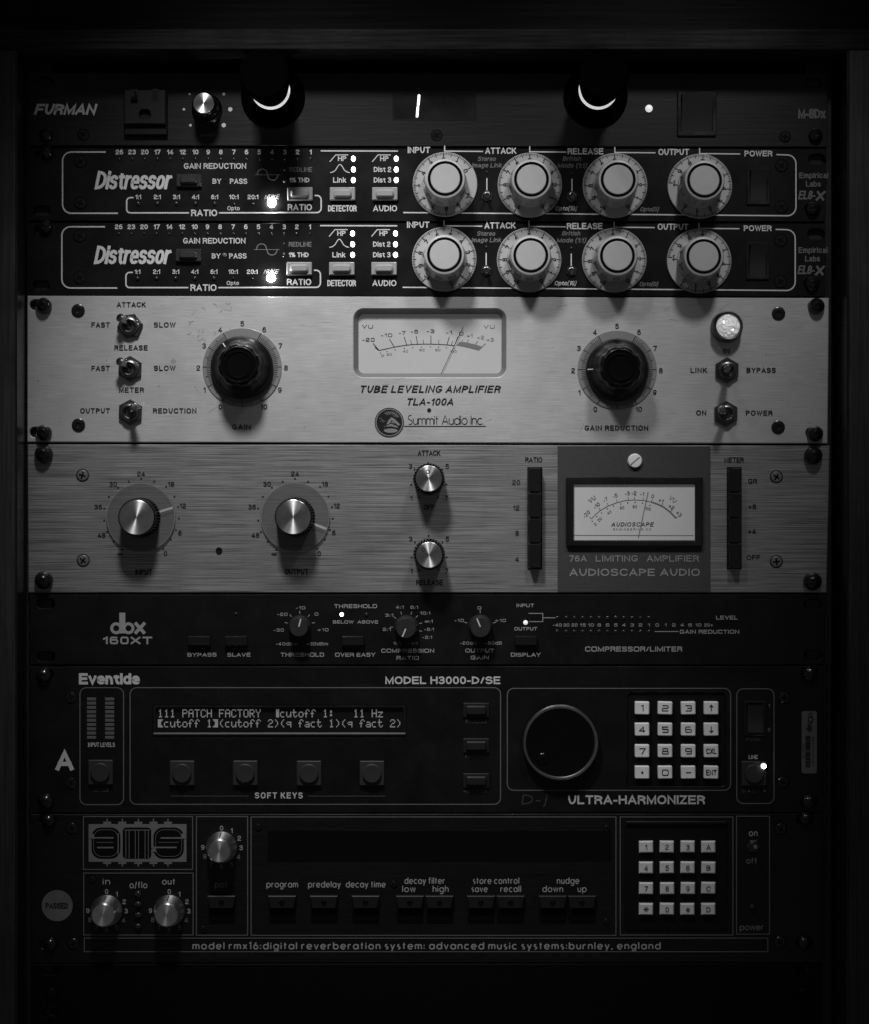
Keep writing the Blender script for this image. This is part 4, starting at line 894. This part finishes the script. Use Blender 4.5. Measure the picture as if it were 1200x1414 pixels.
# glyphs on the keys (print sits on the key tops)
kl = Layer(kp, 934, 1021, 'print_black', 5.9, 'key_lettering')
for row, y in zip(rows, (977.3, 1006.7, 1036.5, 1066)):
    for ch, x in zip(row, (886.3, 918, 950, 981.5)):
        if ch == 'C': kl.text('CXL', x, y, 7.5, 14.5, .01)
        elif ch == 'E': kl.text('ENT', x, y, 7.5, 14.5, .01)
        elif ch == '.': kl.dot(x, y, 1.6)
        else:
            for st in SQ[ch]: kl.line([(x + a, y + b_) for a, b_ in st], 1.15)
sw = u.part('power_switch', MB().prism(rr(-15, -24, 15, 24, 1.5), 0, 3, .8, 0, [rr(-11.5, -20, 11.5, 20, 1)]).mesh('power_switch', ['black_plastic']), 1042.5, 991.5)
u.part('rocker', MB().add([(-11, -19.5, 6), (11, -19.5, 6), (11, -8, 3.5), (-11, -8, 3.5), (11, 4, 3), (-11, 4, 3), (11, 19.5, 9), (-11, 19.5, 9), (-11, -19.5, 0), (11, -19.5, 0)],
       [[0, 1, 2, 3], [3, 2, 4, 5], [5, 4, 6, 7], [8, 9, 1, 0]]).mesh('rocker', ['rocker_plastic']), parent=sw)
rack_screw(u, 61, 932, 10.5); rack_screw(u, 64, 1106, 10.5); rack_screw(u, 1118, 930, 10.5); rack_screw(u, 1117, 1107, 10.5)
screws(u, [(98, 963), (98, 1081), (1083, 963), (1081, 1080)], 7.5, 'black_screw')
st = u.part('barcode_sticker', MB().box(-10.5, -43, 10.5, 43, 0, .5, .2, 0, 3).mesh('barcode_sticker', ['sticker_grey']), 1117.5, 1025)
sb = Layer(st, 1117.5, 1025, 'print_black', .8, 'sticker_print')
sb.text('Chap', 1119, 1000, 8, 20, .01, 0, -90); sb.line(circ(1119, 987, 2.6, 14), .8, True)
y = 1016
while y < 1060: h_ = random.choice((.7, .7, 1.2, 1.8)); sb.rect(1112, y, 1119, y + h_); y += h_ + random.choice((.7, .8, 1.3))
sb.text('45001440004', 1122.5, 1037, 3, 40, 0, 0, -90); sb.text('50278', 1109.5, 1037, 3, 18, 0, 0, -90)

# ================================================================ 8. digital reverb
u = Unit('reverb_unit', 'black digital reverb unit with outlined sections, aluminium knobs and small grey sixteen-key pad', 'reverb unit', 590, 1227)
panel(u, 'front_panel', [(42, 1124.5), (1137, 1123.5), (1135, 1329), (43, 1330)], 'black_brushed', [slot(66, 1132, 24, 13), slot(66, 1304, 24, 13), slot(1112, 1131, 24, 13), slot(1111, 1302, 24, 13)])
fl = Layer(u.o, u.cx, u.cy, 'print_line')
for x0, y0, x1, y1 in ((115.3, 1127.5, 266, 1200.5), (115.7, 1205.5, 266.7, 1291), (271.3, 1127.5, 342, 1291.3), (346.8, 1128, 850.5, 1291.5), (856.3, 1128, 1012, 1291), (1017, 1127, 1062.5, 1289.8), (116.5, 1295.3, 1060.2, 1314)): fl.frame(x0, y0, x1, y1, 0, 1.25)
l = Layer(u.o, u.cx, u.cy, 'print_ams')
l.geo('model rmx16:digital reverberation system: advanced music systems:burnley, england', 266.5, 911.5, 1310.3, 9.2, 1.6, .4)
for t, x0, x1, yb in (('in', 142.5, 151.5, 1221), ('out', 224.5, 241.5, 1221), ('o/flo', 179.5, 203, 1226), ('program', 368.5, 411, 1225), ('predelay', 426, 470, 1225), ('decay time', 478, 532, 1225),
                      ('decay filter', 559, 614, 1220), ('low', 556, 573.5, 1231.3), ('high', 598, 619, 1231.3), ('store control', 653.5, 716.5, 1220), ('save', 651.5, 673, 1231.3), ('recall', 691.5, 719, 1231.3),
                      ('nudge', 769.5, 799.5, 1220), ('down', 749.5, 777, 1231.3), ('up', 798, 809.5, 1231.3), ('on', 1034.5, 1045.5, 1154)): l.geo(t, x0, x1, yb, 8.3, 1.2, .32)
dl = Layer(u.o, u.cx, u.cy, 'print_dim')
dl.geo('off', 1031, 1045, 1192, 7.4, 1.2, .24); dl.geo('power', 1022, 1054, 1284, 8.2, 1.3, .24); dl.geo('pot', 297, 313.5, 1225, 8.2, 1.2, .24)
nums = ((0, -26), (14, -22.5), (24.5, -12), (27, 1), (23.5, 13.5), (14, 24), (0, 27), (-14.5, 24.5), (-23, 13), (-26, 0.5))
for cx, cy in ((147.3, 1257), (233.8, 1257), (306, 1169.5)):
    for i, (a, b_) in enumerate(nums): (l if i in (0, 1, 2, 3, 9) else dl).text(str(i), cx + a * 1.0, cy + b_, 6.6, None, .012)  # numerals below each knob printed dimmer, the knob's shade put into their colour
# emblem block
em = u.part('logo_plate', (lambda b: b)(MB().box(-67.5, -26, 67.5, 26, 0, .5)).mesh('logo_plate', ['print_midgrey']), 190, 1164)
tb = Layer(em, 190, 1164, 'print_midgrey', .2, 'logo_tabs')
for x in (148, 169, 191, 212, 232):
    tb.rect(x - 5.5, 1134.5, x + 5.5, 1137.9).rect(x - .8, 1130.5, x + .8, 1134.4).rect(x - 5.5, 1190.1, x + 5.5, 1193).rect(x - .8, 1193.1, x + .8, 1196.5)
em1 = Layer(em, 190, 1164, 'recess', .75, 'logo_letters')
em1.poly(rr(126.5, 1142.5, 166.5, 1185.5, 13)).poly(rr(169.5, 1142.5, 209, 1185.5, 5)).poly(rr(212, 1142.5, 254, 1185.5, 13))
em2 = Layer(em, 190, 1164, 'print_midgrey', 1.1, 'logo_stripes')
em2.rect(124.5, 1151.5, 130, 1156.5)
em2.line([(124, 1156.7), (157, 1156.7)], 2).line([(134, 1170.2), (157, 1170.2)], 2)
em2.line(rr(129.5, 1145.6, 163, 1182.4, 11), .55, True)
em2.line([(163.5, 1150), (163.5, 1186)], 1.1).line([(133, 1163), (157, 1163)], .6)
for x in (174, 178.5, 187, 191.5, 200.5, 205): em2.line([(x, 1146), (x, 1185.5)], .8)
em2.line([(172, 1146), (207, 1146)], 1)
em2.line(rr(215, 1145.6, 251, 1182.4, 11), .55, True)
em2.line([(222, 1156.9), (257, 1156.9)], 2).line([(209, 1170), (244, 1170)], 2).line([(219, 1163), (247, 1163)], .6)
em2.rect(250.5, 1151, 256, 1156).rect(210.5, 1171, 215.5, 1176)
# knobs
def akn():
    return MB().lathe([(21.5, 0), (21.5, 2), (20.8, 4), (17, 30), (16.2, 32.6), (14.6, 34), (0, 34)], 72).mesh('knob', ['aluminium'])
for cx, cy in ((147.3, 1257.3), (233.8, 1257.3), (306, 1169.8)):
    k = u.part('knob', memo('akn', akn), cx, cy, 0, 0)
    u.part('pointer_mark', memo('akp', lambda: MB().add([(-.7, 17.7, 26.5), (.7, 17.7, 26.5), (.7, 21, 4.6), (-.7, 21, 4.6)], [[0, 1, 2, 3]][::-1]).mesh('pointer_mark', ['print_black'])), parent=k)
for y in (1234, 1248.5, 1263.5, 1279): led(u, 191, y, 4.8, 'led_off', 5)
u.part('display_window', MB().box(-237.5, -21, 237.5, 21, .1, .35).mesh('display_window', ['gloss_black']), 607, 1168.5)
def trap():
    b = MB()
    P = [(-19.5, 9.5), (19.5, 9.5), (16, -8), (-16, -8)]
    b.prism(P[::-1], 0, 9, 1.2); b.box(-18, -26, 18, -8.3, 0, 3, .8, 1)
    b.lathe([(4, 8.9), (3.6, 9.6), (2.6, 9.6), (2.2, 9.1), (0, 9.1)], 20, 2)
    return b.mesh('push_button', ['trap_plastic', 'blank_black', 'gloss_black'])
for x in (306.5, 390, 447.5, 505, 566, 606.8, 664, 704.7, 763, 803): u.part('push_button', memo('trap', trap), x, 1245)
kp = u.part('keypad', MB().box(-71.5, -76, 71.5, 71.5, .2, 2, .8, 0, 4).box(-70, 70, 70, 75, .2, 6, 1.5, 0, 2).mesh('keypad', ['matte_black']), 933.5, 1208)
kl = Layer(kp, 933.5, 1208, 'print_black', 8.9, 'key_lettering')
for row, y in zip(('123A', '456B', '789C', '*0#D'), (1168, 1196.7, 1225.3, 1254)):
    for ch, x in zip(row, (891.3, 920.2, 948.8, 977.2)):
        u.part('key', memo('kgr', lambda: MB().prism(rr(-9.6, -7.8, 9.6, 7.8, 0), 1.5, 8.5, 1.5).mesh('key', ['key_grey'])), x - 933.5 + random.uniform(-.4, .4), 1208 - y + random.uniform(-.3, .3), random.uniform(-.5, .3), random.uniform(-1.2, 1.2), parent=kp)
        if ch == '*':
            for a in (0, 60, 120): kl.line([(x - 4 * math.cos(R(a)), y - 4 * math.sin(R(a))), (x + 4 * math.cos(R(a)), y + 4 * math.sin(R(a)))], 1)
        else: kl.text(ch, x, y + .3, 7.2, None, .0)
toggle(u, 1040, 1168, 9.5, (0, 2), 26, 'dark_steel', 'steel', 0)
led(u, 1038.5, 1252, 4, 'led_off', 5)
rack_screw(u, 67.5, 1132.5, 9.5); rack_screw(u, 70, 1303, 9.5); rack_screw(u, 1112.5, 1130, 9.5); rack_screw(u, 1110, 1301, 9.5)
screws(u, [(99, 1143.5), (101, 1303), (1078, 1144.5), (1077, 1300.5)], 7.5, 'black_screw')
screws(u, [(356.5, 1142), (543.5, 1221), (837.5, 1143.5), (837, 1272.5), (128, 1214.5), (281, 1283)], 4.6, 'black_screw')
st = u.part('round_sticker', MB().lathe([(21.4, 0), (21.4, .4), (0, .4)], 48).mesh('round_sticker', ['sticker_grey']), 79, 1250.5)
sp_ = Layer(st, 79, 1250.5, 'print_black', .7, 'sticker_print'); sp_.text('PASSED', 78.6, 1250.5, 7.8, 31, .02)

# ================================================================ 9. blank panel at the bottom
u = Unit('blank_panel', 'plain black blank rack panel at the bottom, below the reverb unit', 'rack panel', 590, 1433)
panel(u, 'front_panel', [(43, 1331.5), (1135, 1330.5), (1135, 1535), (43, 1535)], 'blank_black', [slot(70, 1340, 22, 12), slot(70, 1400, 22, 12), slot(1110, 1340, 22, 12)])
rack_screw(u, 71, 1372, 8.5, 'blank_black', 5); rack_screw(u, 71, 1408, 8.5, 'blank_black', 5); rack_screw(u, 1110, 1372, 8.5, 'blank_black', 5)

finish_layers()
